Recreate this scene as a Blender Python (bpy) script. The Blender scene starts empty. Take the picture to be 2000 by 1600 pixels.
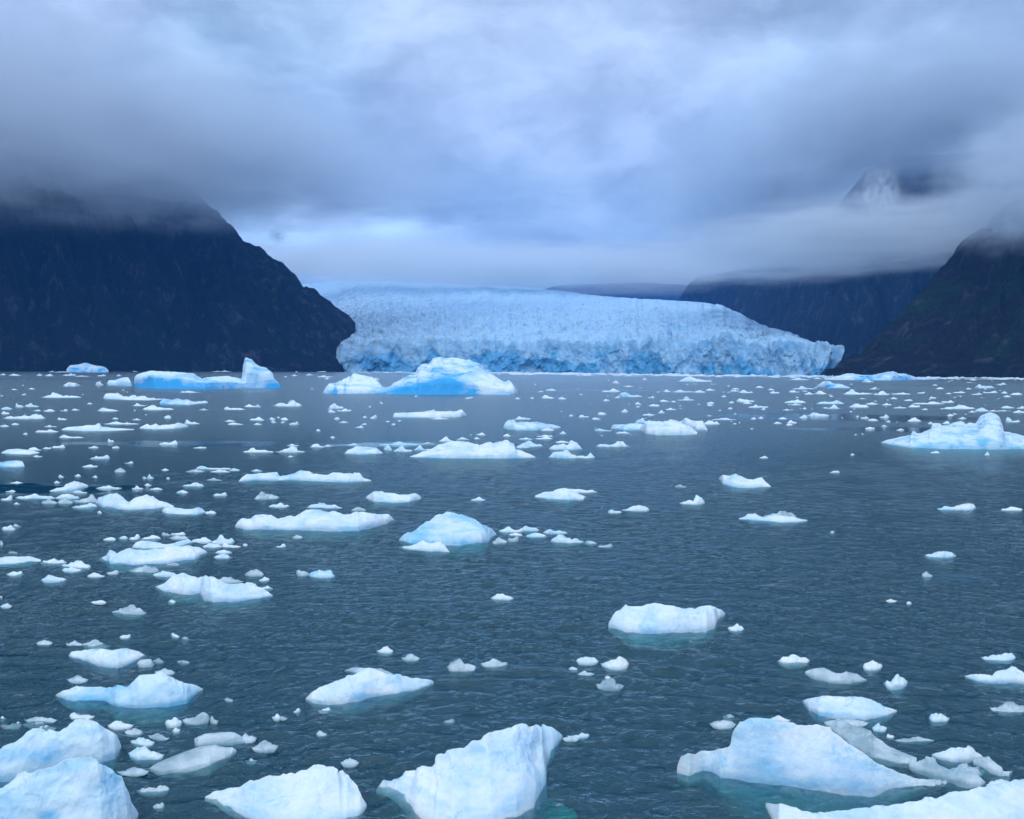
import bpy, math
import numpy as np
from mathutils import Matrix, Vector

# ------------------------------------------------------------------ scene, camera, light
S = bpy.context.scene
COL = S.collection
F = 1550.0            # focal length in photo pixels (photo is 2000 x 1600)
CAMH = 6.0
PITCH = math.atan((800 - 720.7) / F)
ROLL = 0.00475
_fw = np.array([0, math.cos(PITCH), -math.sin(PITCH)])
_r0 = np.array([1.0, 0, 0]); _u0 = np.cross(_r0, _fw)
_rt = _r0 * math.cos(ROLL) + _u0 * math.sin(ROLL)
_up = -_r0 * math.sin(ROLL) + _u0 * math.cos(ROLL)
CAM = np.array([0, 0, CAMH])

cd = bpy.data.cameras.new('camera'); cam = bpy.data.objects.new('camera', cd); COL.objects.link(cam)
cd.sensor_width = 36; cd.lens = 36 * F / 2000; cd.clip_start = 0.1; cd.clip_end = 60000
m = Matrix.Identity(4)
for i in range(3):
    m[i][0] = _rt[i]; m[i][1] = _up[i]; m[i][2] = -_fw[i]; m[i][3] = CAM[i]
cam.matrix_world = m
S.camera = cam

S.view_settings.view_transform = 'Standard'; S.view_settings.look = 'None'
S.view_settings.exposure = 0.0; S.view_settings.gamma = 1.0
S.render.engine = 'CYCLES'
cy = S.cycles
cy.max_bounces = 6; cy.diffuse_bounces = 2; cy.glossy_bounces = 2; cy.transmission_bounces = 4
cy.transparent_max_bounces = 12; cy.volume_bounces = 3
cy.use_denoising = True
cy.caustics_reflective = False; cy.caustics_refractive = False
cy.volume_max_steps = 96; cy.volume_step_rate = 1.0

SUN_EL, SUN_AZ = math.radians(42), math.radians(205)   # azimuth from +Y, clockwise
sl = bpy.data.lights.new('sun', 'SUN'); sl.energy = 0.65; sl.angle = math.radians(25); sl.color = (1.0, .99, .97)
so = bpy.data.objects.new('sun', sl); COL.objects.link(so)
sd = Vector((math.sin(SUN_AZ) * math.cos(SUN_EL), math.cos(SUN_AZ) * math.cos(SUN_EL), math.sin(SUN_EL)))
so.rotation_euler = sd.to_track_quat('Z', 'Y').to_euler(); so.location = (0, -40, 60)


def ray(px, py):
    px = np.asarray(px, float); py = np.asarray(py, float)
    a = ((px - 1000) / F)[..., None]; b = ((py - 800) / F)[..., None]
    return _fw + a * _rt - b * _up


def water_pt(px, py):
    d = ray(px, py); t = -CAMH / d[..., 2]
    return CAM + d * t[..., None]


def at_dist(px, py, D):
    """point on the pixel's ray at horizontal distance D"""
    d = ray(px, py); h = np.hypot(d[..., 0], d[..., 1])
    return CAM + d * (np.asarray(D) / h)[..., None]


def proj_y(P):
    q = P - CAM
    return 800 - F * (q @ _up) / (q @ _fw)


# ------------------------------------------------------------------ node helpers
class NT:
    def __init__(s, tree):
        s.t = tree; s.n = tree.nodes; s.l = tree.links

    def new(s, typ, **kw):
        n = s.n.new(typ)
        for k, v in kw.items(): setattr(n, k, v)
        return n

    def put(s, sock, v):
        if isinstance(v, bpy.types.NodeSocket): s.l.new(v, sock)
        elif v is not None: sock.default_value = v

    def math(s, op, a, b=None, clamp=False):
        n = s.new('ShaderNodeMath', operation=op, use_clamp=clamp)
        s.put(n.inputs[0], a); s.put(n.inputs[1], b)
        return n.outputs[0]

    def vmath(s, op, a, b=None, out=0):
        n = s.new('ShaderNodeVectorMath', operation=op)
        s.put(n.inputs[0], a); s.put(n.inputs[1], b)
        return n.outputs[out]

    def scale(s, a, f):
        n = s.new('ShaderNodeVectorMath', operation='SCALE'); s.put(n.inputs[0], a); s.put(n.inputs['Scale'], f)
        return n.outputs[0]

    def mix(s, fac, a, b, blend='MIX'):
        n = s.new('ShaderNodeMix', data_type='RGBA', blend_type=blend)
        s.put(n.inputs[0], fac); s.put(n.inputs[6], a); s.put(n.inputs[7], b)
        return n.outputs[2]

    def ss(s, v, lo, hi, a=0.0, b=1.0, smooth=True):
        n = s.new('ShaderNodeMapRange', interpolation_type='SMOOTHSTEP' if smooth else 'LINEAR')
        s.put(n.inputs[0], v); s.put(n.inputs[1], lo); s.put(n.inputs[2], hi); s.put(n.inputs[3], a); s.put(n.inputs[4], b)
        return n.outputs[0]

    def noise(s, vec, scale, detail=4, rough=.5, dist=0.0, out='Fac'):
        n = s.new('ShaderNodeTexNoise')
        s.put(n.inputs['Vector'], vec); s.put(n.inputs['Scale'], scale); s.put(n.inputs['Detail'], detail)
        s.put(n.inputs['Roughness'], rough); s.put(n.inputs['Distortion'], dist)
        return n.outputs[out]

    def mapping(s, vec, scale=(1, 1, 1), rot=(0, 0, 0), loc=(0, 0, 0)):
        n = s.new('ShaderNodeMapping'); s.put(n.inputs[0], vec)
        n.inputs[1].default_value = loc; n.inputs[2].default_value = rot; n.inputs[3].default_value = scale
        return n.outputs[0]

    def ramp(s, fac, stops):
        n = s.new('ShaderNodeValToRGB'); s.put(n.inputs[0], fac); e = n.color_ramp.elements
        while len(e) < len(stops): e.new(0.5)
        for el, (p, c) in zip(e, stops): el.position = p; el.color = (*c, 1)
        return n.outputs[0]


def rgb(*c): return (*c, 1.0)


# ------------------------------------------------------------------ sky
W = bpy.data.worlds.new('World'); S.world = W; W.use_nodes = True
w = NT(W.node_tree); w.n.clear()
gen = w.new('ShaderNodeTexCoord').outputs['Generated']
sep = w.new('ShaderNodeSeparateXYZ'); w.l.new(gen, sep.inputs[0]); dz = sep.outputs[2]
base = w.ramp(w.ss(dz, 0.0, 1.0, smooth=False), [
    (0.0, (.44, .69, 1.0)), (.10, (.43, .68, 1.0)), (.20, (.44, .67, 1.0)), (.30, (.48, .68, 1.0)),
    (.42, (.53, .70, 1.0)), (.62, (.59, .76, 1.0)), (1.0, (.69, .80, .98))])
warp = w.noise(w.mapping(gen, scale=(1, 1, 2.2)), 3.5, 5, .55, out='Color')
wd = w.vmath('ADD', gen, w.scale(w.vmath('SUBTRACT', warp, (.5, .5, .5)), .16))
n1 = w.noise(w.mapping(wd, scale=(1, 1, 1.7)), 4.2, 8, .56)
n2 = w.noise(w.mapping(wd, scale=(1, 1, 1.5), loc=(3, 1, 7)), 12.0, 7, .55)
cl = w.math('ADD', w.math('MULTIPLY', w.ss(n1, .34, .68, -.5, .5), .40), w.math('MULTIPLY', w.ss(n2, .32, .68, -.5, .5), .17))
# broad bright and dark patches of the cloud cover, as directions
BLOBS = [  # px, py, rx, ry, amount
    (1170, 50, 170, 80, .22), (1560, 130, 200, 90, .22), (1850, 170, 160, 90, .14), (820, 60, 300, 120, .12),
    (960, 280, 190, 60, .20), (640, 478, 340, 76, .85), (560, 465, 170, 45, .22), (100, 60, 300, 90, .10),
    (120, 240, 460, 150, -.20), (560, 350, 420, 110, -.10), (880, 380, 260, 55, -.14), (870, 460, 60, 26, -.16),
    (1290, 270, 260, 120, -.03), (1560, 350, 260, 110, -.06), (1130, 440, 260, 60, .06), (1960, 260, 170, 180, -.10),
    (540, 462, 16, 14, -.30), (1500, 20, 220, 60, -.06)]
for bx, by, rx, ry, am in BLOBS:
    c = ray(bx, by); c /= np.linalg.norm(c)
    e1 = np.cross(c, (0, 0, 1)); e1 /= np.linalg.norm(e1); e2 = np.cross(e1, c)
    df = w.vmath('SUBTRACT', wd, tuple(c))
    x = w.vmath('DOT_PRODUCT', df, tuple(e1 * F / rx), out=1); y = w.vmath('DOT_PRODUCT', df, tuple(e2 * F / ry), out=1)
    r = w.math('SQRT', w.math('ADD', w.math('MULTIPLY', x, x), w.math('MULTIPLY', y, y)))
    cl = w.math('ADD', cl, w.ss(r, 0.0, 1.25, am, 0.0))
mult = w.math('ADD', cl, 1.0)
tint = w.mix(w.ss(cl, -.45, .4), rgb(.90, .95, 1.0), rgb(1.02, 1.0, .99))
lilac = w.mix(w.ss(w.noise(wd, 2.3, 3), .42, .62), rgb(1.05, .99, 1.0), rgb(.96, 1.01, 1.0))
skyc = w.mix(1.0, w.mix(1.0, base, tint, 'MULTIPLY'), lilac, 'MULTIPLY')
skyc = w.mix(1.0, w.scale(skyc, w.math('MULTIPLY', mult, 1.16)), rgb(1.0, .985, .92), 'MULTIPLY')
down = w.mix(w.ss(dz, -.08, 0.0), rgb(.05, .09, .13), skyc)
bg1 = w.new('ShaderNodeBackground'); w.l.new(down, bg1.inputs[0]); bg1.inputs[1].default_value = 1.0
# the zenith of an overcast sky is much brighter than its rim
bst = w.ss(dz, .42, .95, 1.0, 1.75); w.l.new(bst, bg1.inputs[1])
ns = w.new('ShaderNodeTexSky', sky_type='NISHITA', sun_disc=False); ns.sun_elevation = SUN_EL; ns.sun_rotation = SUN_AZ
bg2 = w.new('ShaderNodeBackground'); w.l.new(ns.outputs[0], bg2.inputs[0]); bg2.inputs[1].default_value = 0.08
mx = w.new('ShaderNodeMixShader'); mx.inputs[0].default_value = .88
w.l.new(bg2.outputs[0], mx.inputs[1]); w.l.new(bg1.outputs[0], mx.inputs[2])
wo = w.new('ShaderNodeOutputWorld'); w.l.new(mx.outputs[0], wo.inputs[0])
W.cycles.sampling_method = 'MANUAL'; W.cycles.sample_map_resolution = 512

# ------------------------------------------------------------------ numpy noise
_rng = np.random.default_rng(7)
_perm = np.concatenate([_rng.permutation(256)] * 3)
_g3 = np.array([[1, 1, 0], [-1, 1, 0], [1, -1, 0], [-1, -1, 0], [1, 0, 1], [-1, 0, 1], [1, 0, -1], [-1, 0, -1],
                [0, 1, 1], [0, -1, 1], [0, 1, -1], [0, -1, -1]], float)


def perlin(P):
    P = np.asarray(P, float); i = np.floor(P).astype(np.int64); f = P - i
    u = f * f * f * (f * (f * 6 - 15) + 10); i &= 255
    out = 0.0
    for dx in (0, 1):
        wx = u[..., 0] if dx else 1 - u[..., 0]
        for dy in (0, 1):
            wy = u[..., 1] if dy else 1 - u[..., 1]
            for dzz in (0, 1):
                wz = u[..., 2] if dzz else 1 - u[..., 2]
                h = _perm[_perm[_perm[i[..., 0] + dx] + i[..., 1] + dy] + i[..., 2] + dzz] % 12
                g = _g3[h]
                d = g[..., 0] * (f[..., 0] - dx) + g[..., 1] * (f[..., 1] - dy) + g[..., 2] * (f[..., 2] - dzz)
                out = out + d * wx * wy * wz
    return out


def fbm(P, octv=4, gain=.5, lac=2.03):
    s = 0.0; a = 1.0; P = np.asarray(P, float)
    for _ in range(octv):
        s = s + a * perlin(P); a *= gain; P = P * lac + 17.3
    return s


def ridged(P, octv=4, gain=.5, lac=2.07):
    s = 0.0; a = 1.0; P = np.asarray(P, float)
    for _ in range(octv):
        s = s + a * (1 - 2 * np.abs(perlin(P))); a *= gain; P = P * lac + 31.7
    return s


def worley(P):
    """distance to nearest feature point and a random value of its cell"""
    P = np.asarray(P, float); i = np.floor(P).astype(np.int64); best = np.full(P.shape[:-1], 9.0); val = np.zeros(P.shape[:-1])
    for dx in (-1, 0, 1):
        for dy in (-1, 0, 1):
            for dzz in (-1, 0, 1):
                c = i + np.array([dx, dy, dzz]); cc = c & 255
                h = _perm[_perm[_perm[cc[..., 0]] + cc[..., 1]] + cc[..., 2]]
                fx = np.stack([h / 256., _perm[h + 1] / 256., _perm[h + 2] / 256.], -1)
                d = np.linalg.norm(c + fx - P, axis=-1)
                m_ = d < best; best = np.where(m_, d, best); val = np.where(m_, _perm[h + 3] / 256., val)
    return best, val


def sstep(x, a, b):
    t = np.clip((x - a) / (b - a), 0, 1); return t * t * (3 - 2 * t)


def interp(x, pts):
    p = np.asarray(pts, float); return np.interp(x, p[:, 0], p[:, 1])


# ------------------------------------------------------------------ objects
def tag(o, label=None, cat=None, group=None, kind=None):
    if label: o['label'] = label
    if cat: o['category'] = cat
    if group: o['group'] = group
    if kind: o['kind'] = kind
    return o


def mesh_obj(name, V, faces, mat, parent=None, smooth=True, origin=None, attrs=None):
    V = np.asarray(V, float); faces = np.asarray(faces, np.int32)
    if origin is None: origin = np.zeros(3)
    me = bpy.data.meshes.new(name)
    me.vertices.add(len(V)); me.vertices.foreach_set('co', (V - origin).astype(np.float32).ravel())
    k = faces.shape[1]
    me.loops.add(faces.size); me.loops.foreach_set('vertex_index', faces.ravel())
    me.polygons.add(len(faces)); me.polygons.foreach_set('loop_start', np.arange(0, faces.size, k, dtype=np.int32))
    me.update(calc_edges=True); me.validate()
    if smooth: me.polygons.foreach_set('use_smooth', np.ones(len(me.polygons), bool))
    for an, av in (attrs or {}).items():
        a = me.attributes.new(an, 'FLOAT', 'POINT'); a.data.foreach_set('value', np.asarray(av, np.float32))
    me.materials.append(mat)
    o = bpy.data.objects.new(name, me); COL.objects.link(o); o.location = origin
    if parent is not None:
        o.parent = parent; o.location = Vector(origin) - parent.location
    return o


def grid_faces(nr, nc, wrap=False):
    r = np.arange(nr - 1)[:, None]; c = np.arange(nc if wrap else nc - 1)[None, :]
    c2 = (c + 1) % nc
    return np.stack([r * nc + c, r * nc + c2, (r + 1) * nc + c2, (r + 1) * nc + c], -1).reshape(-1, 4)


# ------------------------------------------------------------------ materials
def material(name):
    mt = bpy.data.materials.new(name); mt.use_nodes = True; t = NT(mt.node_tree); t.n.clear()
    out = t.new('ShaderNodeOutputMaterial')
    return mt, t, out


def ice_material(name, white, blue, clear=0.0, bump=.25, rough=.45, sss=.0, grain=1.0):
    mt, t, out = material(name)
    co = t.new('ShaderNodeTexCoord').outputs['Object']
    oi = t.new('ShaderNodeObjectInfo').outputs['Random']
    off = t.vmath('ADD', co, t.scale(t.vmath('ADD', (11.0, 7.0, 5.0), (0, 0, 0)), oi))
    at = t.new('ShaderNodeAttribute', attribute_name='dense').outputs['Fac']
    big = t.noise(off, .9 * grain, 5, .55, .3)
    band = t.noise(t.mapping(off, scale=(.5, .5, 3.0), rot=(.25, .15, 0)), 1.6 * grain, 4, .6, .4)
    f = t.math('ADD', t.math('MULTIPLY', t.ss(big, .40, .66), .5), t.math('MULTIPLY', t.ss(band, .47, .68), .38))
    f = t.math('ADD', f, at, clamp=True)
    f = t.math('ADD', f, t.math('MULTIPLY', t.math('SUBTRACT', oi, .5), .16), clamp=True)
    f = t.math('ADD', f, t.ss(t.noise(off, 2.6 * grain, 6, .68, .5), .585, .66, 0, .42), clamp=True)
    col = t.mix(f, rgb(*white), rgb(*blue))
    fine = t.noise(off, 9 * grain, 4, .6)
    col = t.mix(t.ss(fine, .35, .6), t.mix(1.0, col, rgb(.93, .955, .97), 'MULTIPLY'), col)
    p = t.new('ShaderNodeBsdfPrincipled'); t.put(p.inputs['Base Color'], col)
    t.put(p.inputs['Roughness'], t.ss(f, 0, 1, rough + .12, max(rough - .15, .08))); p.inputs['IOR'].default_value = 1.31
    if sss:
        p.inputs['Subsurface Weight'].default_value = sss
        p.inputs['Subsurface Radius'].default_value = (.25, .6, 1.0); p.inputs['Subsurface Scale'].default_value = .35
    h = t.math('ADD', t.math('MULTIPLY', t.noise(off, 5 * grain, 6, .6), .7), t.math('MULTIPLY', t.noise(off, 24 * grain, 3, .6), .08))
    bp = t.new('ShaderNodeBump'); bp.inputs['Strength'].default_value = bump; bp.inputs['Distance'].default_value = .12 / grain
    t.put(bp.inputs['Height'], h); t.l.new(bp.outputs[0], p.inputs['Normal'])
    sh = p.outputs[0]
    if clear:
        tr = t.new('ShaderNodeBsdfTransparent'); tr.inputs[0].default_value = rgb(.72, .86, .9)
        ms = t.new('ShaderNodeMixShader'); t.put(ms.inputs[0], t.ss(big, .3, .7, clear * .5, clear * 1.3))
        t.l.new(sh, ms.inputs[1]); t.l.new(tr.outputs[0], ms.inputs[2]); sh = ms.outputs[0]
    t.l.new(sh, out.inputs[0])
    return mt


MAT = {
    'white': ice_material('white_ice', (.79, .84, .89), (.34, .60, .80), bump=.4, rough=.3, sss=.45),
    'pale': ice_material('pale_blue_ice', (.70, .81, .88), (.19, .52, .76), bump=.4, rough=.25, sss=.45),
    'blue': ice_material('blue_ice', (.74, .88, .95), (.035, .42, .86), bump=.35, rough=.4, grain=.14),
    'berg': ice_material('berg_ice', (.80, .89, .94), (.045, .43, .86), bump=.4, rough=.4, grain=.2),
    'clear': ice_material('clear_ice', (.74, .83, .88), (.36, .58, .68), clear=.34, bump=.5, rough=.16, grain=2.0),
    'far': ice_material('far_white_ice', (.80, .86, .90), (.38, .64, .84), bump=.3, grain=.3),
    'slush': ice_material('brash', (.82, .88, .92), (.45, .68, .82), bump=.3, grain=.3),
}


def rock_material(name, rock, veg, scree, sc=1.0):
    mt, t, out = material(name)
    co = t.new('ShaderNodeTexCoord').outputs['Object']
    st = t.new('ShaderNodeAttribute', attribute_name='gully').outputs['Fac']
    a = t.noise(co, .012 * sc, 7, .6, .4)
    b = t.noise(t.mapping(co, scale=(1, 1, .35), rot=(0, .5, 0)), .05 * sc, 7, .65, .6)
    c = t.mix(t.ss(a, .42, .62), rgb(*rock), rgb(*veg))
    f = t.math('MULTIPLY', t.ss(b, .52, .70), t.ss(st, .1, .8))
    c = t.mix(f, c, rgb(*scree))
    c = t.mix(t.ss(t.noise(co, .25 * sc, 5, .6), .3, .65), t.mix(1.0, c, rgb(.55, .55, .6), 'MULTIPLY'), c)
    p = t.new('ShaderNodeBsdfPrincipled'); t.put(p.inputs['Base Color'], c); p.inputs['Roughness'].default_value = .95
    p.inputs['Specular IOR Level'].default_value = .1
    bp = t.new('ShaderNodeBump'); bp.inputs['Strength'].default_value = .8; bp.inputs['Distance'].default_value = 8
    t.put(bp.inputs['Height'], t.noise(co, .09 * sc, 8, .65)); t.l.new(bp.outputs[0], p.inputs['Normal'])
    t.l.new(p.outputs[0], out.inputs[0])
    return mt


ROCK_A = rock_material('dark_slope', (.012, .016, .021), (.008, .017, .014), (.065, .07, .08))
ROCK_B = rock_material('green_slope', (.018, .021, .026), (.014, .042, .020), (.075, .08, .085))
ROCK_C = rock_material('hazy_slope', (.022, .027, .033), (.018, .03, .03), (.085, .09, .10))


# ------------------------------------------------------------------ mountains
def mountain(name, label, sil, shore, mat, k=1.25, nc=420, nr=110, seed=0, gul=60.0, amp=.30, rough=5.0, foot=0.0):
    """sil: skyline in pixels; shore: (px, distance) of the foot; k: run / rise of the slope"""
    px = np.linspace(sil[0][0], sil[-1][0], nc)
    yr = interp(px, sil); Ds = interp(px, shore)
    d = ray(px, yr); e = d[:, 2] / np.hypot(d[:, 0], d[:, 1])
    e = np.maximum(e, .002)
    zr = (e * Ds + CAMH) / (1 - k * e); L = k * zr
    back = np.linspace(1, 1.9, 26)[1:]
    t = np.concatenate([np.linspace(0, 1, nr) ** .9, back])
    hd = np.stack([d[:, 0], d[:, 1]], -1) / np.hypot(d[:, 0], d[:, 1])[:, None]
    D = Ds[None] + L[None] * t[:, None]
    XY = hd[None] * D[..., None]
    shape = np.where(t <= 1, .12 * np.sqrt(np.clip(t, 0, 1)) + .88 * np.clip(t, 0, 1), 1 - (t - 1) * .9)
    Z = zr[None] * shape[:, None]
    lat = (px - px[0]) / F * np.mean(Ds)
    wn = fbm(np.stack([XY[..., 0] / 170, XY[..., 1] / 170, np.full_like(Z, seed)], -1), 3) * 45
    g = ridged(np.stack([(lat[None] + wn + D * .25) / gul, D / (gul * 5), np.full_like(Z, seed + 3.1)], -1), 5, .55)
    bell = np.clip(np.minimum(t, 1), 0, 1); bell = (bell * (1 - bell) * 4)[:, None]
    bell = np.where((t > 1)[:, None], .3, bell)
    Z = Z + (g - .7) * amp * zr[None] * bell * .45
    Z = Z + fbm(np.stack([XY[..., 0] / 22, XY[..., 1] / 22, np.full_like(Z, seed + 9.)], -1), 4, .55) * rough * np.clip(Z / 25, 0, 1)
    Z[0] = -3.0
    if foot: Z[1:] = Z[1:] + 0
    V = np.concatenate([XY, Z[..., None]], -1).reshape(-1, 3)
    o = mesh_obj(name, V, grid_faces(len(t), nc), mat, attrs={'gully': np.clip(.5 + (g - .6) * .7, 0, 1).ravel()})
    return tag(o, label, None, None, 'structure')


mountain('mountain_left', 'tall dark mountain slope running down to the glacier edge, its top in cloud',
         [(-420, 150), (-150, 170), (0, 230), (180, 280), (300, 330), (380, 375), (430, 420), (455, 443), (475, 470), (500, 482), (518, 489), (532, 503), (545, 512),
          (562, 524), (580, 541), (592, 556), (604, 560), (622, 572), (636, 580), (652, 596), (668, 606), (684, 618), (694, 628)],
         [(-420, 1050), (0, 1130), (640, 1270), (694, 1330)], ROCK_A, k=1.15, seed=2)
# lower toe of the same slope, dropping to the water beside the ice
mountain('headland_left', 'dark rocky toe of the tall mountain meeting the water beside the ice cliff',
         [(420, 700), (470, 688), (520, 668), (560, 652), (600, 642), (640, 634), (668, 640), (690, 646), (682, 660), (690, 668)][:8] + [(694, 660)],
         [(420, 1225), (655, 1255), (694, 1300)], ROCK_A, k=1.5, nc=160, nr=50, seed=5, amp=.12, gul=40)
mountain('mountain_right', 'near dark green slope rising steeply out of the picture into cloud',
         [(1622, 733), (1650, 716), (1672, 696), (1700, 668), (1740, 628), (1780, 590), (1815, 552), (1840, 522), (1862, 494), (1880, 472), (1900, 458), (1925, 440), (1960, 405),
          (2000, 370), (2150, 300), (2420, 240)],
         [(1622, 905), (1700, 900), (1850, 860), (2000, 820), (2420, 760)], ROCK_B, k=1.3, seed=11)
mountain('foreshore', 'low dark rocky shore below the green slope',
         [(1612, 736), (1640, 708), (1665, 690), (1720, 688), (1800, 684), (1880, 678), (2000, 670), (2200, 662), (2420, 650)],
         [(1612, 880), (1700, 862), (1850, 830), (2000, 800), (2420, 745)], ROCK_A, k=2.2, nc=260, nr=50, seed=15, amp=.10, gul=35, rough=3)
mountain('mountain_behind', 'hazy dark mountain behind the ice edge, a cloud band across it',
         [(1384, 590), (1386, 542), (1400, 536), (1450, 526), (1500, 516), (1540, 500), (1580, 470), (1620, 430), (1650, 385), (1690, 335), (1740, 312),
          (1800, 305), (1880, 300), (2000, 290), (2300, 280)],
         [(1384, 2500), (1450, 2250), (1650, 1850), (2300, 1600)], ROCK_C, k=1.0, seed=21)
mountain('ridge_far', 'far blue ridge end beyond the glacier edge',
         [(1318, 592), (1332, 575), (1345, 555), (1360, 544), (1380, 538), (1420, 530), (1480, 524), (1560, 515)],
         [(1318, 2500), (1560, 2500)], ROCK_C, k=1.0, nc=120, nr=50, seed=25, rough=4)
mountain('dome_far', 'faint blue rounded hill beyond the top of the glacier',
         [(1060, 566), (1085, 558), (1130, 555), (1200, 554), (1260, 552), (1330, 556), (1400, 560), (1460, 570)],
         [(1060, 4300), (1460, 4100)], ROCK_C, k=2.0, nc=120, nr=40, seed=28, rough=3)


# ------------------------------------------------------------------ glacier
def glacier_material():
    mt, t, out = material('glacier_ice')
    co = t.new('ShaderNodeTexCoord').outputs['Object']
    at = t.new('ShaderNodeAttribute', attribute_name='dense').outputs['Fac']
    dr = t.new('ShaderNodeAttribute', attribute_name='dirt').outputs['Fac']
    n = t.noise(co, .03, 7, .6, .5)
    f = t.math('ADD', t.math('ADD', at, t.ss(t.noise(co, .11, 5, .65, .6), .46, .66, -.08, .30)), t.ss(n, .45, .75, 0, .35), clamp=True)
    c = t.mix(f, rgb(.46, .70, .90), rgb(.12, .46, .78))
    c = t.mix(t.math('MULTIPLY', dr, t.ss(t.noise(co, .09, 5, .65), .4, .65)), c, rgb(.26, .33, .40))
    p = t.new('ShaderNodeBsdfPrincipled'); t.put(p.inputs['Base Color'], c); p.inputs['Roughness'].default_value = .6
    bp = t.new('ShaderNodeBump'); bp.inputs['Strength'].default_value = .7; bp.inputs['Distance'].default_value = 4
    t.put(bp.inputs['Height'], t.noise(co, .16, 7, .6)); t.l.new(bp.outputs[0], p.inputs['Normal'])
    t.l.new(p.outputs[0], out.inputs[0]); return mt


def build_glacier():
    mat = glacier_material()
    nc, nr = 620, 230
    px = np.linspace(590, 1649, nc)
    Df = interp(px, [(590, 1330), (655, 1290), (800, 1270), (1100, 1210), (1400, 1060), (1560, 960), (1649, 915)])
    yc = interp(px, [(590, 700), (655, 694), (672, 682), (700, 674), (760, 672), (900, 674), (1100, 672), (1300, 670), (1450, 670), (1560, 680), (1610, 688), (1649, 694)]) + 9 * fbm(np.stack([px / 60, px * 0, px * 0 + 5], -1), 4, .6) * sstep(px, 640, 720) * (1 - sstep(px, 1500, 1640))
    yt = interp(px, [(590, 556), (640, 552), (700, 549), (770, 550), (850, 554), (950, 559), (1030, 563), (1100, 570), (1180, 580), (1260, 586), (1340, 590), (1385, 594),
                     (1412, 599), (1432, 611), (1450, 617), (1470, 629), (1500, 642), (1540, 653), (1575, 668), (1600, 679), (1630, 687), (1649, 692)])
    span = 2100 * (np.clip(yc - yt, 1, 200) / 120) ** 1.15 + 12
    tt = np.linspace(0, 1, nr)[:, None] ** 1.35
    D = Df + span * tt
    yy = yc + (yt - yc) * (1 - (1 - tt) ** 1.7) ** .9 * 1.0
    P = at_dist(np.broadcast_to(px, yy.shape), yy, D)
    X, Y, Z = P[..., 0], P[..., 1], P[..., 2]
    z0 = np.zeros_like(X)
    wx = fbm(np.stack([X / 120, Y / 120, z0], -1), 3) * 40
    r1 = ridged(np.stack([(X + wx) / 55, (Y + wx) / 34, z0 + 4], -1), 5, .6)
    r2 = ridged(np.stack([X / 21, Y / 15, z0 + 8], -1), 4, .6)
    wd_, wv = worley(np.stack([(X + wx * .4) / 26, (Y + wx * .4) / 22, z0], -1))
    hmix = (r1 - .7) * 7.0 + (r2 - .7) * 4.0 + (wv - .5) * 11.0
    edge = (np.clip((1 - tt) * 6, 0, 1) * .75 + .25) * (1 - .62 * sstep(tt, .08, .6))
    Z = Z + hmix * edge * np.clip(D / 1500, .7, 1.3)
    P = np.stack([X, Y, Z], -1)
    dense = np.clip(.20 - hmix * .03 + .35 * fbm(np.stack([X / 40, Y / 40, z0 + 2], -1), 4), 0, .85) * (1 - .45 * tt)
    dirt = np.clip(1.1 - (px - 655) / 260, 0, 1)[None] * np.clip(1.2 - tt, 0, 1) + sstep(px, 1520, 1640)[None] * .7 + 0 * tt
    # cliff: from the first surface row down to below the water, cut by alcoves and leaning towers
    nk = 46
    s = np.linspace(0, 1, nk)[:, None]
    top = P[0]
    hd = top[:, :2] / np.linalg.norm(top[:, :2], axis=1)[:, None]
    zc = top[:, 2] * (1 - s) + (-4) * s
    lat = np.cumsum(np.concatenate([[0], np.linalg.norm(np.diff(top[:, :2], axis=0), axis=1)]))
    Lg = np.broadcast_to(lat, zc.shape)
    al = ridged(np.stack([Lg / 42, zc / 70, zc * 0 + 2], -1), 4, .55) - .7
    a2 = fbm(np.stack([Lg / 14, zc / 22, zc * 0 + 6], -1), 4, .6)
    wl, wlv = worley(np.stack([Lg / 17, zc / 30, zc * 0 + 3.3], -1))
    under = sstep(px, 1570, 1645)[None] * s * 10 - np.clip((700 - px) / 50, 0, 1)[None] * s * 4
    push = (al * 8 + a2 * 5 + (wlv - .5) * 5) * np.sin(np.clip(s * 1.15, 0, 1) * math.pi * .5) + under - (16 + 12 * fbm(np.stack([Lg / 60, zc * 0, zc * 0 + 9], -1), 3)) * s ** .7
    C = np.stack([np.broadcast_to(top[:, 0], zc.shape) + hd[:, 0] * push, np.broadcast_to(top[:, 1], zc.shape) + hd[:, 1] * push,
                  zc + a2 * 2.5 * np.sin(s * math.pi)], -1)
    # right end leans inwards, under the overhanging lip
    tang = np.stack([hd[:, 1], -hd[:, 0]], -1)
    inn = sstep(px, 1540, 1649)[None] * s ** .8 * 8
    C[..., 0] -= tang[:, 0] * inn; C[..., 1] -= tang[:, 1] * inn
    dc = np.clip(.16 + al * .16 + .8 * sstep(fbm(np.stack([Lg / 60, zc / 34, zc * 0 + 12], -1), 5, .6) + (s - .55) * .5, -.02, .22) * sstep(s, .1, .5), 0, .95)
    root = bpy.data.objects.new('glacier', None); COL.objects.link(root); root.location = (*(top[nc // 2][:2]), 0)
    tag(root, 'broad crevassed blue glacier ending in an ice cliff at the water', 'glacier')
    og = np.array(root.location)
    mesh_obj('ice_field', P.reshape(-1, 3), grid_faces(nr, nc), mat, root, True, og, {'dense': dense.ravel(), 'dirt': np.broadcast_to(dirt, dense.shape).ravel()})
    mesh_obj('ice_cliff', C.reshape(-1, 3), grid_faces(nk, nc)[:, ::-1], mat, root, True, og,
             {'dense': dc.ravel(), 'dirt': (np.broadcast_to(dirt[0], dc.shape) * (1 - s) * .8).ravel()})


build_glacier()


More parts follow.
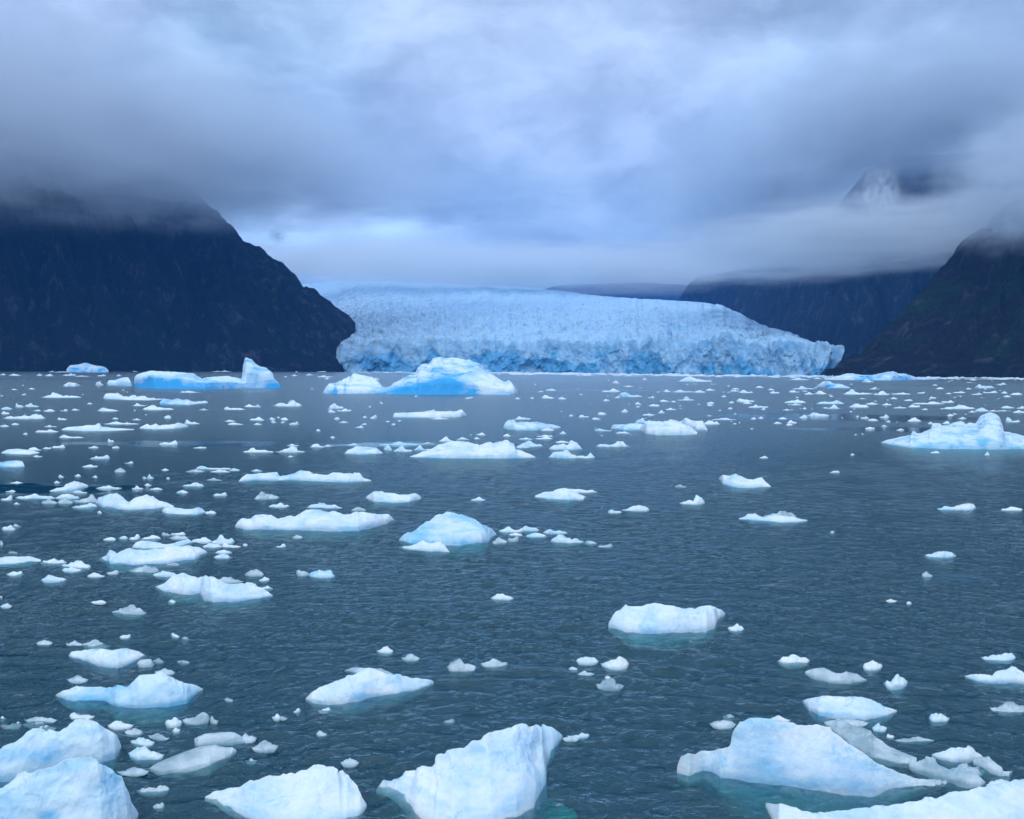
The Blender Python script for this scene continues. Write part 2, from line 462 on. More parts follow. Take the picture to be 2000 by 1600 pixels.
# ------------------------------------------------------------------ water
SLICKS = [(60, 955, 270, 17, 1.0), (330, 866, 340, 7, .7), (720, 868, 200, 5, .8), (1650, 815, 330, 9, .8), (1750, 840, 260, 6, .8), (1850, 1127, 110, 8, .9)]   # px, py, half sizes, strength


def water_material():
    mt, t, out = material('lake_water')
    co = t.new('ShaderNodeTexCoord').outputs['Object']
    # long slicks of calmer water
    sl_ = t.noise(t.mapping(co, scale=(.006, .035, 1)), 1.0, 5, .55, .6)
    calm = t.ss(sl_, .58, .70, 0.0, .8)
    for px_, py_, rx_, ry_, am in SLICKS:
        c0 = water_pt(px_, py_); D0 = c0[1]
        dx = t.vmath('SUBTRACT', t.vmath('ADD', co, t.scale(t.vmath('SUBTRACT', t.noise(co, .25, 3, out='Color'), (.5, .5, .5)), D0 * .12)), tuple(c0))
        r_ = t.vmath('LENGTH', t.vmath('MULTIPLY', dx, (F / (rx_ * D0), F * CAMH / (ry_ * D0 * D0), 0)), out=1)
        calm = t.math('MAXIMUM', calm, t.ss(r_, .5, 1.1, am, 0.0))
    fr = t.new('ShaderNodeFresnel'); fr.inputs[0].default_value = 1.33
    r1 = t.noise(t.mapping(co, scale=(.9, 2.2, 1), rot=(0, 0, .12)), 1.3, 5, .6, .3)
    r2 = t.noise(t.mapping(co, scale=(.8, 1.7, 1), rot=(0, 0, -.3)), 4.5, 4, .6)
    h = t.math('ADD', r1, t.math('MULTIPLY', r2, .3))
    bp = t.new('ShaderNodeBump'); t.put(bp.inputs['Height'], h); bp.inputs['Distance'].default_value = .22
    t.put(bp.inputs['Strength'], t.ss(calm, 0, 1, .9, .05))
    t.l.new(bp.outputs[0], fr.inputs['Normal'])
    gl = t.new('ShaderNodeBsdfGlossy'); gl.distribution = 'GGX'; gl.inputs[0].default_value = rgb(.87, .97, 1)
    ln = t.vmath('LENGTH', co, out=1)
    t.put(gl.inputs['Roughness'], t.math('MULTIPLY', t.ss(ln, 14, 110, .11, .26), t.ss(calm, 0, 1, 1.0, .22))); t.l.new(bp.outputs[0], gl.inputs['Normal'])
    df = t.new('ShaderNodeBsdfDiffuse'); df.inputs[0].default_value = rgb(.004, .20, .315)
    t.l.new(bp.outputs[0], df.inputs['Normal'])
    tr = t.new('ShaderNodeBsdfTransparent'); tr.inputs[0].default_value = rgb(.9, 1.0, .99)
    body = t.new('ShaderNodeMixShader'); body.inputs[0].default_value = .77
    t.l.new(df.outputs[0], body.inputs[1]); t.l.new(tr.outputs[0], body.inputs[2])
    ms = t.new('ShaderNodeMixShader'); t.put(ms.inputs[0], t.ss(fr.outputs[0], 0.0, .9, .012, 1.0, smooth=False))
    t.l.new(body.outputs[0], ms.inputs[1]); t.l.new(gl.outputs[0], ms.inputs[2])
    t.l.new(ms.outputs[0], out.inputs[0])
    va = t.new('ShaderNodeVolumeAbsorption'); va.inputs[0].default_value = rgb(.05, .855, .80); va.inputs['Density'].default_value = 2.6
    t.l.new(va.outputs[0], out.inputs['Volume'])
    return mt


def bed_material():
    mt, t, out = material('deep_water')
    d = t.new('ShaderNodeBsdfDiffuse'); d.inputs[0].default_value = rgb(.02, .06, .07); t.l.new(d.outputs[0], out.inputs[0]); return mt


def build_water():
    # rows evenly spaced as seen from the boat's deck, so the near waves are finest
    dep = np.concatenate([[60, 48], np.linspace(40, 33, 10)[:-1], np.degrees(np.arctan(np.linspace(1010, 20, 1150) / F)), np.degrees(np.arctan(np.array([16, 12, 9, 6.5, 4.5, 3, 2, 1.2, .8]) / F))])
    Dr = CAMH / np.tan(np.radians(dep))
    az = np.linspace(-42, 42, 860)
    D, A = np.meshgrid(Dr, np.radians(az), indexing='ij')
    X = D * np.sin(A); Y = D * np.cos(A)
    sp = np.abs(np.gradient(Dr))[:, None]
    rng = np.random.default_rng(3)
    Z = np.zeros_like(X)
    env = .75 + .6 * fbm(np.stack([X / 9, Y / 5, X * 0], -1), 3)
    wps = [fbm(np.stack([X / 6, Y / 6, X * 0 + i], -1), 2) * .9 for i in range(3)]
    for i in range(46):
        lam = .14 * (8 ** rng.random()); k = 2 * math.pi / lam
        th = rng.normal(0, .42) + .12
        a = .0084 * lam ** .85
        fade = np.clip((lam / (sp * 2.5)) - .7, 0, 1) * np.clip(lam / (D * np.radians(84 / 860) * 2.5 * max(abs(math.sin(th)), .15)) - .5, 0, 1)
        ph = k * (X * math.sin(th) + Y * math.cos(th)) + rng.random() * 6.28 + wps[i % 3]
        s_ = np.sin(ph)
        Z += a * fade * (s_ + .35 * (s_ * s_ - .5))
    for px_, py_, rx_, ry_, am in SLICKS:
        c0 = water_pt(px_, py_); D0 = c0[1]
        r_ = np.hypot((X - c0[0]) * F / (rx_ * D0), (Y - c0[1]) * F * CAMH / (ry_ * D0 * D0))
        env = env * (1 - .9 * am * (1 - sstep(r_, .4, 1.2)))
    Z *= env
    nr, nc = X.shape
    top = np.stack([X, Y, Z], -1).reshape(-1, 3)
    low = top.copy(); low[:, 2] = -5.0
    b = np.concatenate([np.arange(nc), np.arange(nc - 1, nr * nc, nc)[1:], np.arange(nr * nc - 1, (nr - 1) * nc - 1, -1)[1:], np.arange((nr - 1) * nc, -1, -nc)[1:-1]])
    nb = len(b)
    ring = top[b].copy(); ring[:, 2] = -5.0
    V = np.concatenate([top, ring]); base_i = len(top)
    f1 = grid_faces(nr, nc)
    j = np.arange(nb); j2 = (j + 1) % nb
    f2 = np.stack([b[j], base_i + j, base_i + j2, b[j2]], -1)
    # make the top face upwards
    p0, p1, p2 = top[f1[0, 0]], top[f1[0, 1]], top[f1[0, 2]]
    if np.cross(p1 - p0, p2 - p0)[2] < 0: f1 = f1[:, ::-1]; f2 = f2[:, ::-1]
    o = mesh_obj('water', V, np.concatenate([f1, f2]), water_material())
    tag(o, 'rippled grey blue fjord water', None, None, 'structure')
    q = np.array([[-9000, -20, -4.9], [9000, -20, -4.9], [9000, 9000, -4.9], [-9000, 9000, -4.9]], float)
    ob = mesh_obj('lake_bed', q, [[0, 1, 2, 3]], bed_material(), smooth=False); tag(ob, 'dark deep water floor', None, None, 'structure')


build_water()


# ------------------------------------------------------------------ ice
def floe_mesh(top, bot, alpha=.45, p=.5, ridge=.6, rough=.10, seed=0, dense=None, maxdep=.75, nu=None, keel=1.2, facet=.10):
    """a floe from its skyline and its waterline: each column gets a place on the water, a depth and a height"""
    top = sorted(top); bot = sorted(bot)
    x0, x1 = max(top[0][0], bot[0][0]), min(top[-1][0], bot[-1][0])
    wpx = x1 - x0
    nu = nu or int(np.clip(wpx * .75, 12, 260))
    u = .5 - .5 * np.cos(np.linspace(0, math.pi, nu)) if nu < 40 else np.linspace(0, 1, nu)
    x = x0 + wpx * u
    yt = interp(x, top); yf = interp(x, bot)
    E = np.maximum(yf - yt, .35)
    Pf = water_pt(x, yf)
    O = Pf[nu // 2].copy()
    ctr = (Pf[0] + Pf[-1]) / 2
    aw = ctr[:2] / np.linalg.norm(ctr[:2]); lt = np.array([aw[1], -aw[0]])
    D = np.hypot(Pf[:, 0], Pf[:, 1]); Wm = wpx / F * np.mean(D)
    el = np.clip(1 - np.abs(2 * u - 1) ** 2.4, 0, 1) ** .5
    dep = np.minimum(alpha * E * D ** 2 / (F * CAMH), maxdep * Wm * (.12 + .88 * el))
    ker = np.ones(max(3, nu // 14)); ker /= ker.sum()
    dep = np.convolve(np.pad(dep, len(ker) // 2, mode='edge'), ker, 'same')[len(ker) // 2: len(ker) // 2 + nu]
    dep *= np.clip(np.minimum(u, 1 - u) * 14, .06, 1) ** .5
    Emax = E.max()
    lip = .16 if p > .7 else 0.0
    K1 = int(np.clip(Emax * .55, 8, 70)); K2 = max(6, K1 // 3)
    v = .5 - .5 * np.cos(np.linspace(0, math.pi, K1)); v = .5 * v + .5 * np.linspace(0, 1, K1) ** 1.15
    prof = np.where(v < ridge, lip + (1 - lip) * np.clip(v / ridge, 0, 1) ** p, np.clip((1 - v) / (1 - ridge), 0, 1) ** (p * .9 + .1))
    XYf = Pf[:, :2]
    XY = XYf[:, None] + aw * (dep[:, None] * v)[..., None]
    lo = np.zeros(nu); hi = np.full(nu, 1.0) * (E * D / F * 2 + .02)
    for _ in range(26):
        mid = (lo + hi) / 2
        P = np.concatenate([XY, (mid[:, None] * prof)[..., None]], -1)
        ym = proj_y(P).min(1); big = ym < yt
        hi = np.where(big, mid, hi); lo = np.where(big, lo, mid)
    H = (lo + hi) / 2
    Z = H[:, None] * prof
    T = np.concatenate([XY, Z[..., None]], -1)
    # below the water: bulges outwards, then a keel
    vb = np.linspace(0, 1, K2 + 2)[1:-1][::-1]
    Hm = max(H.mean(), .02)
    bz = -keel * (.35 * Hm + .65 * H)[:, None] * np.sin(vb * math.pi)[None] ** .6 - .01 * Hm
    bz = bz * (.25 + .75 * np.clip(np.minimum(u, 1 - u) * 5, 0, 1))[:, None] ** .8
    ex = 1.0 + .35 * np.sin(np.linspace(0, math.pi, K2))[None] * 0
    vv = .5 + (vb - .5) * 1.6
    B = np.concatenate([XYf[:, None] + aw * (dep[:, None] * vv[None] * ex)[..., None], bz[..., None]], -1)
    ring = np.concatenate([T, B], 1)                                   # nu x K
    K = ring.shape[1]
    # roughen: chips, hollows and facets in proportion to the floe
    sc = max(min(np.mean(dep), np.mean(H) * 2.2), .03)
    q = ring / sc + seed * 3.7
    n = np.stack([fbm(q * .9 + o_, 4, .55) for o_ in (0, 40, 80)], -1)
    wd1, wv1 = worley(q * .8 + 5)
    wd2, wv2 = worley(q * 2.2 + 9)
    up = np.concatenate([np.clip(prof, .15, 1), np.full(K2, .6)])
    endf = np.clip(np.minimum(u, 1 - u) * 10, .1, 1)[:, None]
    amp = rough * sc * endf * up[None]
    disp = n * amp[..., None]
    if wpx > 60: disp = disp + np.stack([fbm(q * 4.5 + o_, 3, .55) for o_ in (7, 47, 87)], -1) * (.34 * amp)[..., None]
    disp[..., 2] *= .9
    ring = ring + disp
    ring[..., 2] += ((wd1 - .5) * 1.5 + (wd2 - .5) * .55) * facet * np.minimum(H[:, None], sc) * 1.6 * endf * np.concatenate([np.clip(prof * 1.4 - .2, 0, 1), np.zeros(K2)])[None]
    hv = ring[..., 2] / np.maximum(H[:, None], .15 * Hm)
    tinted = (1 - sstep(hv + .22 * n[..., 0], .0, .34)) * sstep(hv, -.6, -.02) * .42  # ice colour turns bluer towards the waterline, its edge broken by noise
    V = ring.reshape(-1, 3)
    f = grid_faces(nu, K, wrap=True)
    c0 = ring[0].mean(0); c1 = ring[-1].mean(0)
    V = np.concatenate([V, [c0, c1]]); ia, ib = nu * K, nu * K + 1
    j = np.arange(K); j2 = (j + 1) % K
    cap0 = np.stack([j, j2, np.full(K, ia), np.full(K, ia)], -1)[:, :3]
    cap1 = np.stack([(nu - 1) * K + j2, (nu - 1) * K + j, np.full(K, ib)], -1)
    tri = np.concatenate([f[:, [0, 1, 2]], f[:, [0, 2, 3]], cap0[:, ::-1], cap1[:, ::-1]])
    # signed volume decides the winding
    a_, b_, c_ = V[tri[:, 0]] - O, V[tri[:, 1]] - O, V[tri[:, 2]] - O
    if np.einsum('ij,ij->i', a_, np.cross(b_, c_)).sum() < 0: tri = tri[:, ::-1]
    O[2] = 0
    dn = np.concatenate([tinted.ravel(), [.3, .3]])
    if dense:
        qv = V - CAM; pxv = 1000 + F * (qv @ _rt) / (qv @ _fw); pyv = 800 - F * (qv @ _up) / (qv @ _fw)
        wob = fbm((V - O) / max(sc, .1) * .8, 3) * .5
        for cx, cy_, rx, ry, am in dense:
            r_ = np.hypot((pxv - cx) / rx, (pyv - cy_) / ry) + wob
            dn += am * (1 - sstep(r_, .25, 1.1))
    return V, tri, O, dn


# name, label, short landmark phrase, material, skyline, waterline, options
BIG = [
 ('iceberg', 'long bright blue flat iceberg carrying one tall leaning ice block at its end', 'the flat blue iceberg', 'blue',
  [(262,738),(266,732),(275,728.5),(290,726),(325,725.5),(360,727),(378,730),(385,737),(395,742),(410,738),(450,737),(478,741),(481,732),(482,704),(484,701),(487,700.5),(495,703),(505,712),(515,717),(527,719),(534,726),(537,737),(542,744),(549,753)],
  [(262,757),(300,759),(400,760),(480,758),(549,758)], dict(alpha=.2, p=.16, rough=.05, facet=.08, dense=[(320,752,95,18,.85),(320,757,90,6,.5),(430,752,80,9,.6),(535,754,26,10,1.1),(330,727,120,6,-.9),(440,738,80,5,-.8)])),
 ('iceberg', 'large arched blue and white iceberg with a high rounded crest', 'the arched iceberg', 'berg',
  [(630,768),(634,757),(640,748),(650,746),(654,743),(656,746),(660,742),(667,740),(673,739.5),(675,744),(678,739),(682,738),(700,740),(718,743),(735,752),(745,756),(760,752),(780,744),(800,739),(814,736),(816,727),(824,722),(840,722),(848,713),(855,709),(865,708.5),(875,713),(885,712),(905,712),(925,714),(945,722),(965,730),(985,741),(992,747),(998,743),(1003,748),(1007,755),(1012,765)],
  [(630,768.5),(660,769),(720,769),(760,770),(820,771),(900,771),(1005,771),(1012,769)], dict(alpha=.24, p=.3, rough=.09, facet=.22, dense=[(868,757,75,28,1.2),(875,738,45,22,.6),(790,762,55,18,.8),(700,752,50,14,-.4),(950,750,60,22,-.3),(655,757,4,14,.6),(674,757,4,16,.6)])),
 ('iceberg', 'small pale blue iceberg at the foot of the tall dark mountain', 'the iceberg at the mountain foot', 'berg',
  [(130,722),(136,713),(147,711),(152,712),(165,709),(175,710),(190,714),(207,718),(212,723)], [(130,727.2),(212,727.6)], dict(alpha=.2, p=.3, rough=.05, dense=[(150,720,16,6,.7),(200,722,14,5,.7)])),
 ('iceberg', 'little blue iceberg with a slanting top beside the flat blue iceberg', 'the little slanting blue iceberg', 'blue',
  [(210,748),(212,743),(225,743),(240,738),(250,737),(255,745),(258,753)], [(210,753),(258,754)], dict(alpha=.2, p=.25, rough=.05, dense=[(235,750,24,5,.4)])),
 ('iceberg', 'long low blue and white iceberg floating before the rocky shore beyond the ice cliff', 'the long low iceberg by the shore', 'berg',
  [(1610,741),(1630,736),(1650,730),(1665,730),(1680,733),(1700,732),(1718,731),(1735,727),(1745,726),(1755,730),(1770,730),(1790,736),(1810,738),(1826,740)],
  [(1610,742),(1660,742.4),(1740,743),(1826,741.5)], dict(alpha=.25, p=.3, rough=.06, dense=[(1700,738,36,5,.9),(1765,738,20,5,.5),(1650,736,30,6,-.3)])),
 ('iceberg', 'small blue streaked iceberg just this side of the long low iceberg', 'the small streaked iceberg', 'berg',
  [(1595,754),(1605,746),(1615,744),(1625,749),(1640,750),(1652,754),(1660,757)], [(1595,755.5),(1620,757.5),(1660,758.5)], dict(alpha=.25, dense=[(1622,754,16,4,.7)])),
 ('iceberg', 'wide pale blue iceberg with a big rounded boulder of ice on top', 'the boulder topped iceberg', 'pale',
  [(1720,864),(1735,858),(1760,853),(1774,850),(1776,843),(1780,843),(1784,846),(1800,841),(1812,838),(1814,828),(1833,828),(1835,832),(1850,829),(1863,824),(1875,822),(1885,828),(1893,825),(1905,827),(1911,822),(1915,816),(1925,809),(1935,808),(1945,809),(1955,812),(1961,820),(1964,838),(1968,842),(1975,841),(1990,844),(2010,852),(2030,862)],
  [(1720,865),(1745,870),(1780,875),(1850,877),(1950,878),(2030,876)], dict(alpha=.38, p=.5, rough=.055, facet=.07, dense=[(1920,860,22,14,.7),(1830,866,60,8,.25),(1900,845,14,8,.5)])),
 ('ice_floe', 'white wedge shaped floe before the ice cliff with a long thin tail', 'the wedge floe before the ice cliff', 'far',
  [(1326,744),(1340,737),(1348,735),(1360,740),(1390,744)], [(1326,745),(1360,746),(1391,745.5)], dict(alpha=.25)),
 ('ice_floe', 'long straight pale slab floe with a raised far end, near the arched iceberg', 'the long slab floe', 'far',
  [(767,814),(770,807),(790,806),(820,805),(840,803),(845,802),(847,799.5),(850,803),(870,803),(888,803),(900,801),(904,800),(908,806),(912,811)],
  [(767,815),(860,816),(900,814),(912,812)], dict(alpha=.3, p=.25, facet=.05)),
 ('ice_floe', 'pale floe with a round white hump at one end and a low ragged tail', 'the hump ended floe', 'pale',
  [(982,836),(985,828),(990,822),(997,820),(1003,816),(1009,824),(1020,824),(1035,825),(1048,824),(1060,827),(1075,829),(1095,834)],
  [(982,838),(1010,841),(1050,840.5),(1095,836.5)], dict(alpha=.35, p=.35)),
 ('ice_floe', 'big rounded white floe leading a crowded group of ice', 'the rounded white group floe', 'white',
  [(1250,838),(1252,832),(1265,826),(1280,826),(1300,825),(1315,824),(1328,825),(1340,830),(1352,836),(1362,845)], [(1250,841),(1262,848),(1280,850),(1340,850),(1362,849)], dict(alpha=.4, p=.4)),
 ('ice_floe', 'white humped floe tucked behind the big rounded group floe', 'the humped floe of the group', 'white',
  [(1326,824),(1335,820),(1341,817),(1350,821),(1362,823),(1372,824),(1378,832),(1382,839)], [(1326,834),(1360,840),(1382,840.5)], dict(alpha=.35, p=.4)),
 ('ice_floe', 'pale bluish low floe joining the crowded group at its thin end', 'the bluish floe of the group', 'pale',
  [(1193,836),(1198,829),(1205,830),(1220,828),(1230,824),(1245,826),(1256,829)], [(1193,837),(1220,841),(1256,841)], dict(alpha=.4)),
 ('ice_floe', 'wide low white floe with an uneven rounded back in mid water', 'the wide low white floe', 'white',
  [(800,892),(820,884),(845,876),(855,869),(880,865),(910,863),(935,867),(938,870),(955,865),(960,862),(965,864),(985,863),(995,862),(1008,868),(1012,877),(1030,884),(1046,893)],
  [(800,893),(840,895),(900,895.5),(1000,896),(1046,894)], dict(alpha=.42, p=.42, dense=[(900,892,80,4,.25)])),
 ('ice_floe', 'long white floe with three low rounded humps', 'the three humped floe', 'white',
  [(466,940),(472,933),(480,926),(500,923),(540,923),(546,930),(575,924),(585,920),(605,919),(614,926),(640,927),(655,924),(670,925),(690,926),(693,923),(704,924),(712,934),(725,938)],
  [(466,941),(500,939),(560,938),(600,940),(680,942),(725,940)], dict(alpha=.38, p=.4)),
 ('ice_floe', 'rounded white floe with a short flat tail beside the wide low floe', 'the short tailed floe', 'white',
  [(673,885),(680,879),(695,873),(705,872),(720,874),(738,875),(742,881),(748,884)], [(673,886),(700,888),(735,887),(748,885)], dict(alpha=.4)),
 ('ice_floe', 'big long white floe with a bright blue undercut edge', 'the blue edged long floe', 'white',
  [(459,1028),(463,1020),(470,1013),(490,1014),(497,1004),(512,1000),(525,1003),(540,1011),(555,1006),(575,1007),(600,999),(625,996),(650,998),(670,1005),(685,1004),(700,998),(725,999),(750,1004),(760,1004),(770,1015)],
  [(459,1030),(475,1034),(520,1035),(600,1037),(650,1038),(700,1038),(740,1028),(770,1017)], dict(alpha=.45, p=.4, dense=[(680,1033,36,7,1.0),(590,1034,60,4,.25)])),
 ('ice_floe', 'large smooth pale blue dome of ice', 'the pale ice dome', 'pale',
  [(779,1054),(800,1038),(825,1022),(850,1008),(880,1000),(905,1000),(930,1010),(950,1026),(962,1034),(970,1043)],
  [(779,1055),(800,1062),(850,1064),(900,1064),(940,1062),(958,1055),(970,1045)], dict(alpha=.5, p=.6, rough=.12, facet=.16)),
 ('ice_floe', 'low white wedge lying against the foot of the pale ice dome', 'the wedge at the dome', 'white',
  [(779,1068),(800,1066),(815,1062),(825,1056),(840,1059),(860,1059),(870,1068),(878,1078)], [(779,1069),(800,1073),(840,1078),(878,1079)], dict(alpha=.45)),
 ('ice_floe', 'white boat shaped floe with a raised stern beyond the blue edged long floe', 'the boat shaped floe', 'white',
  [(714,972),(725,962),(733,959),(745,959),(752,964),(780,966),(800,967),(810,964),(818,967),(824,973)], [(714,973),(730,981),(770,982),(800,981),(824,974)], dict(alpha=.45)),
 ('ice_floe', 'broad bright white floe with a lumpy spine, largest of a crowded patch', 'the lumpy spined floe', 'white',
  [(193,1092),(205,1086),(212,1076),(222,1076),(228,1081),(240,1074),(255,1070),(270,1075),(287,1078),(300,1073),(320,1074),(340,1069),(370,1066),(390,1068),(405,1078)],
  [(193,1093),(210,1098),(215,1102),(260,1105),(330,1100),(380,1093),(406,1080)], dict(alpha=.58, p=.4, facet=.16)),
 ('ice_floe', 'white rounded floe pressed close behind the lumpy spined floe', 'the floe behind the lumpy one', 'white',
  [(258,1068),(265,1060),(275,1056),(300,1057),(322,1063),(345,1060),(368,1052),(375,1058)], [(258,1069),(280,1073),(340,1072),(375,1062)], dict(alpha=.5)),
 ('ice_floe', 'wide white two humped floe narrowing to a smooth tail', 'the two humped white floe', 'white',
  [(303,1146),(320,1138),(335,1124),(355,1121),(370,1124),(385,1129),(400,1121),(410,1126),(430,1138),(450,1142),(480,1143),(500,1144),(515,1150),(533,1163)],
  [(303,1148),(320,1155),(360,1163),(390,1160),(397,1169),(415,1175),(470,1174),(510,1170),(533,1164)], dict(alpha=.55, p=.45)),
 ('ice_floe', 'jumbled long white floe with a rough double crest', 'the double crested floe', 'white',
  [(187,982),(192,972),(210,968),(230,967),(240,972),(252,982),(265,975),(285,969),(300,972),(310,978),(325,982),(340,988)], [(187,984),(200,991),(240,995),(300,994),(340,990)], dict(alpha=.45, facet=.2)),
 ('ice_floe', 'white oval floe trailing from the end of the double crested floe', 'the oval trailing floe', 'white',
  [(316,998),(322,991),(335,990),(350,994),(370,995),(385,992),(395,994),(402,1000)], [(316,999),(325,1004),(350,1006),(385,1005),(402,1001)], dict(alpha=.5)),
 ('ice_floe', 'crumbly white floe rising step by step, farthest of a dense patch', 'the crumbly stepped floe', 'white',
  [(97,959),(110,953),(125,950),(130,944),(145,941),(160,943),(172,948)], [(97,960),(130,959),(150,956),(172,950)], dict(alpha=.5, facet=.2)),
 ('ice_floe', 'long thin white floe with a small knob in its middle', 'the thin knobbed floe', 'far',
  [(120,839),(132,834),(155,833),(175,830),(188,829.5),(190,827),(195,827),(198,832),(205,834),(230,837),(262,838)], [(120,840),(160,842),(210,842),(262,839.5)], dict(alpha=.3)),
 ('ice_floe', 'smooth low oval white floe near the picture edge in distant water', 'the smooth oval floe', 'far',
  [(2,884),(15,878),(40,877),(65,880),(77,884)], [(2,885),(20,887),(60,887.5),(77,885)], dict(alpha=.5)),
 ('ice_floe', 'pale floe with a squared raised end, cut by the picture edge', 'the square ended floe', 'pale',
  [(-14,906),(0,902),(15,901),(30,900),(45,902),(48,910)], [(-14,911),(20,913),(48,912)], dict(alpha=.45)),
 ('ice_floe', 'long ragged white floe nearest below the flat blue iceberg', 'the long ragged floe', 'far',
  [(202,776),(206,769),(225,768),(228,767),(240,774),(250,776),(258,773),(262,771),(268,774),(285,773),(290,778),(318,779)], [(202,779),(245,781),(290,782),(318,780.5)], dict(alpha=.3)),
 ('ice_floe', 'bluish ragged floe overlapping the end of the long ragged floe', 'the bluish ragged floe', 'berg',
  [(312,786),(320,779),(335,782),(345,779),(360,782),(365,780),(380,785),(400,783),(406,785)], [(312,790),(370,791),(390,789),(406,787.5)], dict(alpha=.3)),
 ('ice_floe', 'white floe with a high smooth end and two small knobs', 'the twin knobbed floe', 'far',
  [(273,835),(283,829),(288,827),(292,831),(300,829),(304,827),(310,831),(340,829),(350,825),(362,828),(367,832)], [(273,837),(300,839),(340,837.5),(367,834)], dict(alpha=.3)),
 ('ice_floe', 'white saddle shaped floe alone on open water', 'the saddle shaped floe', 'white',
  [(1404,934),(1410,928),(1425,929),(1435,927),(1445,932),(1460,937),(1475,934),(1487,933),(1495,943),(1506,950)], [(1404,936),(1412,947),(1430,951),(1470,953),(1506,951)], dict(alpha=.42)),
 ('ice_floe', 'slim white floe with a grey glassy hump rising behind it', 'the glassy humped slim floe', 'white',
  [(1443,1012),(1455,1010),(1460,1004),(1475,1004),(1490,1010),(1505,1006),(1520,1007),(1550,1009),(1577,1016)], [(1443,1014),(1490,1019),(1530,1022),(1577,1018)], dict(alpha=.5)),
 ('ice_floe', 'white lens shaped floe with a small central rise', 'the lens shaped floe', 'white',
  [(1045,968),(1060,962),(1085,960),(1100,956),(1115,957),(1125,963),(1145,970)], [(1045,972),(1070,976),(1110,979),(1140,976),(1145,972)], dict(alpha=.48)),
 ('ice_floe', 'big blocky white floe with a pointed lip, alone in open water', 'the blocky white floe', 'white',
  [(1188,1217),(1200,1195),(1218,1180),(1240,1179),(1265,1178),(1280,1175),(1290,1177),(1297,1181),(1335,1184),(1350,1186),(1365,1182),(1390,1183),(1410,1190),(1417,1198)],
  [(1188,1227),(1210,1234),(1240,1240),(1290,1240),(1340,1236),(1380,1234),(1398,1225),(1402,1212),(1417,1200)], dict(alpha=.55, p=.5, facet=.16)),
 ('ice_floe', 'smooth white lens of ice with glassy scraps behind it, near the deck', 'the smooth near lens', 'white',
  [(135,1279),(140,1273),(165,1270),(190,1266),(225,1267),(248,1266),(270,1273),(286,1281)], [(135,1283),(160,1290),(185,1298),(205,1303),(230,1303),(260,1293),(286,1282)], dict(alpha=.65, p=.4)),
 ('ice_floe', 'two toned floe, white crest above a glassy grey blue flank', 'the two toned floe', 'pale',
  [(108,1358),(125,1347),(150,1340),(180,1344),(215,1346),(225,1339),(255,1337),(275,1321),(300,1319),(310,1316),(320,1315),(335,1322),(350,1324),(360,1325),(362,1332),(380,1336),(397,1346)],
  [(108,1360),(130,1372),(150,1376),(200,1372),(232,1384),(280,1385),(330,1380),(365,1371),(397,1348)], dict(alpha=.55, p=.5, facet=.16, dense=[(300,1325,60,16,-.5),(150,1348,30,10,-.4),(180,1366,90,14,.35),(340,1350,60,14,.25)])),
 ('ice_floe', 'tilted white slab pointing down to the water, glassy at its tip', 'the tilted white slab', 'white',
  [(597,1364),(610,1352),(640,1336),(660,1327),(680,1318),(690,1318),(710,1309),(730,1310),(760,1318),(790,1322),(815,1323),(840,1327),(847,1331)],
  [(597,1366),(610,1372),(640,1376),(680,1373),(730,1362),(780,1356),(820,1346),(847,1335)], dict(alpha=.6, p=.5, facet=.12, dense=[(800,1335,60,16,.4),(720,1360,60,8,.35)])),
 ('ice_floe', 'thin grey glassy plate lying behind the tilted white slab', 'the glassy plate', 'clear',
  [(673,1309),(685,1304),(720,1305),(745,1306),(768,1316)], [(673,1311),(700,1317),(745,1320),(768,1318)], dict(alpha=.8, p=.3)),
 ('iceberg', 'big pale blue ridge of ice behind a wider lumpy mass, cut by the picture edge', 'the pale blue ridge', 'pale',
  [(-60,1490),(-20,1470),(0,1460),(30,1452),(60,1435),(80,1432),(120,1428),(140,1415),(155,1409),(185,1411),(205,1422),(230,1437),(237,1458)],
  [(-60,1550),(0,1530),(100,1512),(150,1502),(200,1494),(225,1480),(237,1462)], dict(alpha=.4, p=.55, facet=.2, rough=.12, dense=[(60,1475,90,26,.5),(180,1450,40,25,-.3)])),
 ('iceberg', 'bulky lumpy white and turquoise iceberg filling the near corner', 'the lumpy corner iceberg', 'pale',
  [(-70,1545),(0,1518),(25,1502),(40,1500),(60,1500),(90,1495),(120,1488),(165,1482),(205,1490),(225,1498),(245,1520),(252,1545),(262,1570),(270,1588)],
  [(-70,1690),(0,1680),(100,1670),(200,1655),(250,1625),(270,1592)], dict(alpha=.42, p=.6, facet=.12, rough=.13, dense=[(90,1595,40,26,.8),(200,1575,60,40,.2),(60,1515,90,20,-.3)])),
 ('ice_floe', 'broad flat white slab with notched edges, nearest the deck', 'the notched flat slab', 'white',
  [(400,1556),(420,1545),(460,1540),(480,1525),(520,1515),(560,1513),(600,1508),(640,1503),(665,1505),(675,1509),(672,1517),(690,1520),(700,1535),(708,1555),(716,1570)][:12] + [(690,1520),(700,1535),(708,1555),(716,1570)],
  [(400,1560),(425,1566),(445,1575),(470,1585),(500,1600),(550,1614),(620,1616),(680,1600),(705,1588),(716,1574)], dict(alpha=.88, p=.9, ridge=.72, facet=.12, rough=.12)),
 ('ice_floe', 'large white floe with a ragged torn edge and a high smooth shoulder', 'the ragged edged floe', 'white',
  [(735,1541),(748,1523),(760,1530),(775,1520),(785,1510),(800,1508),(830,1500),(844,1492),(846,1484),(850,1480),(880,1465),(915,1450),(930,1435),(955,1425),(1000,1412),(1020,1408),(1060,1411),(1085,1420),(1099,1437)],
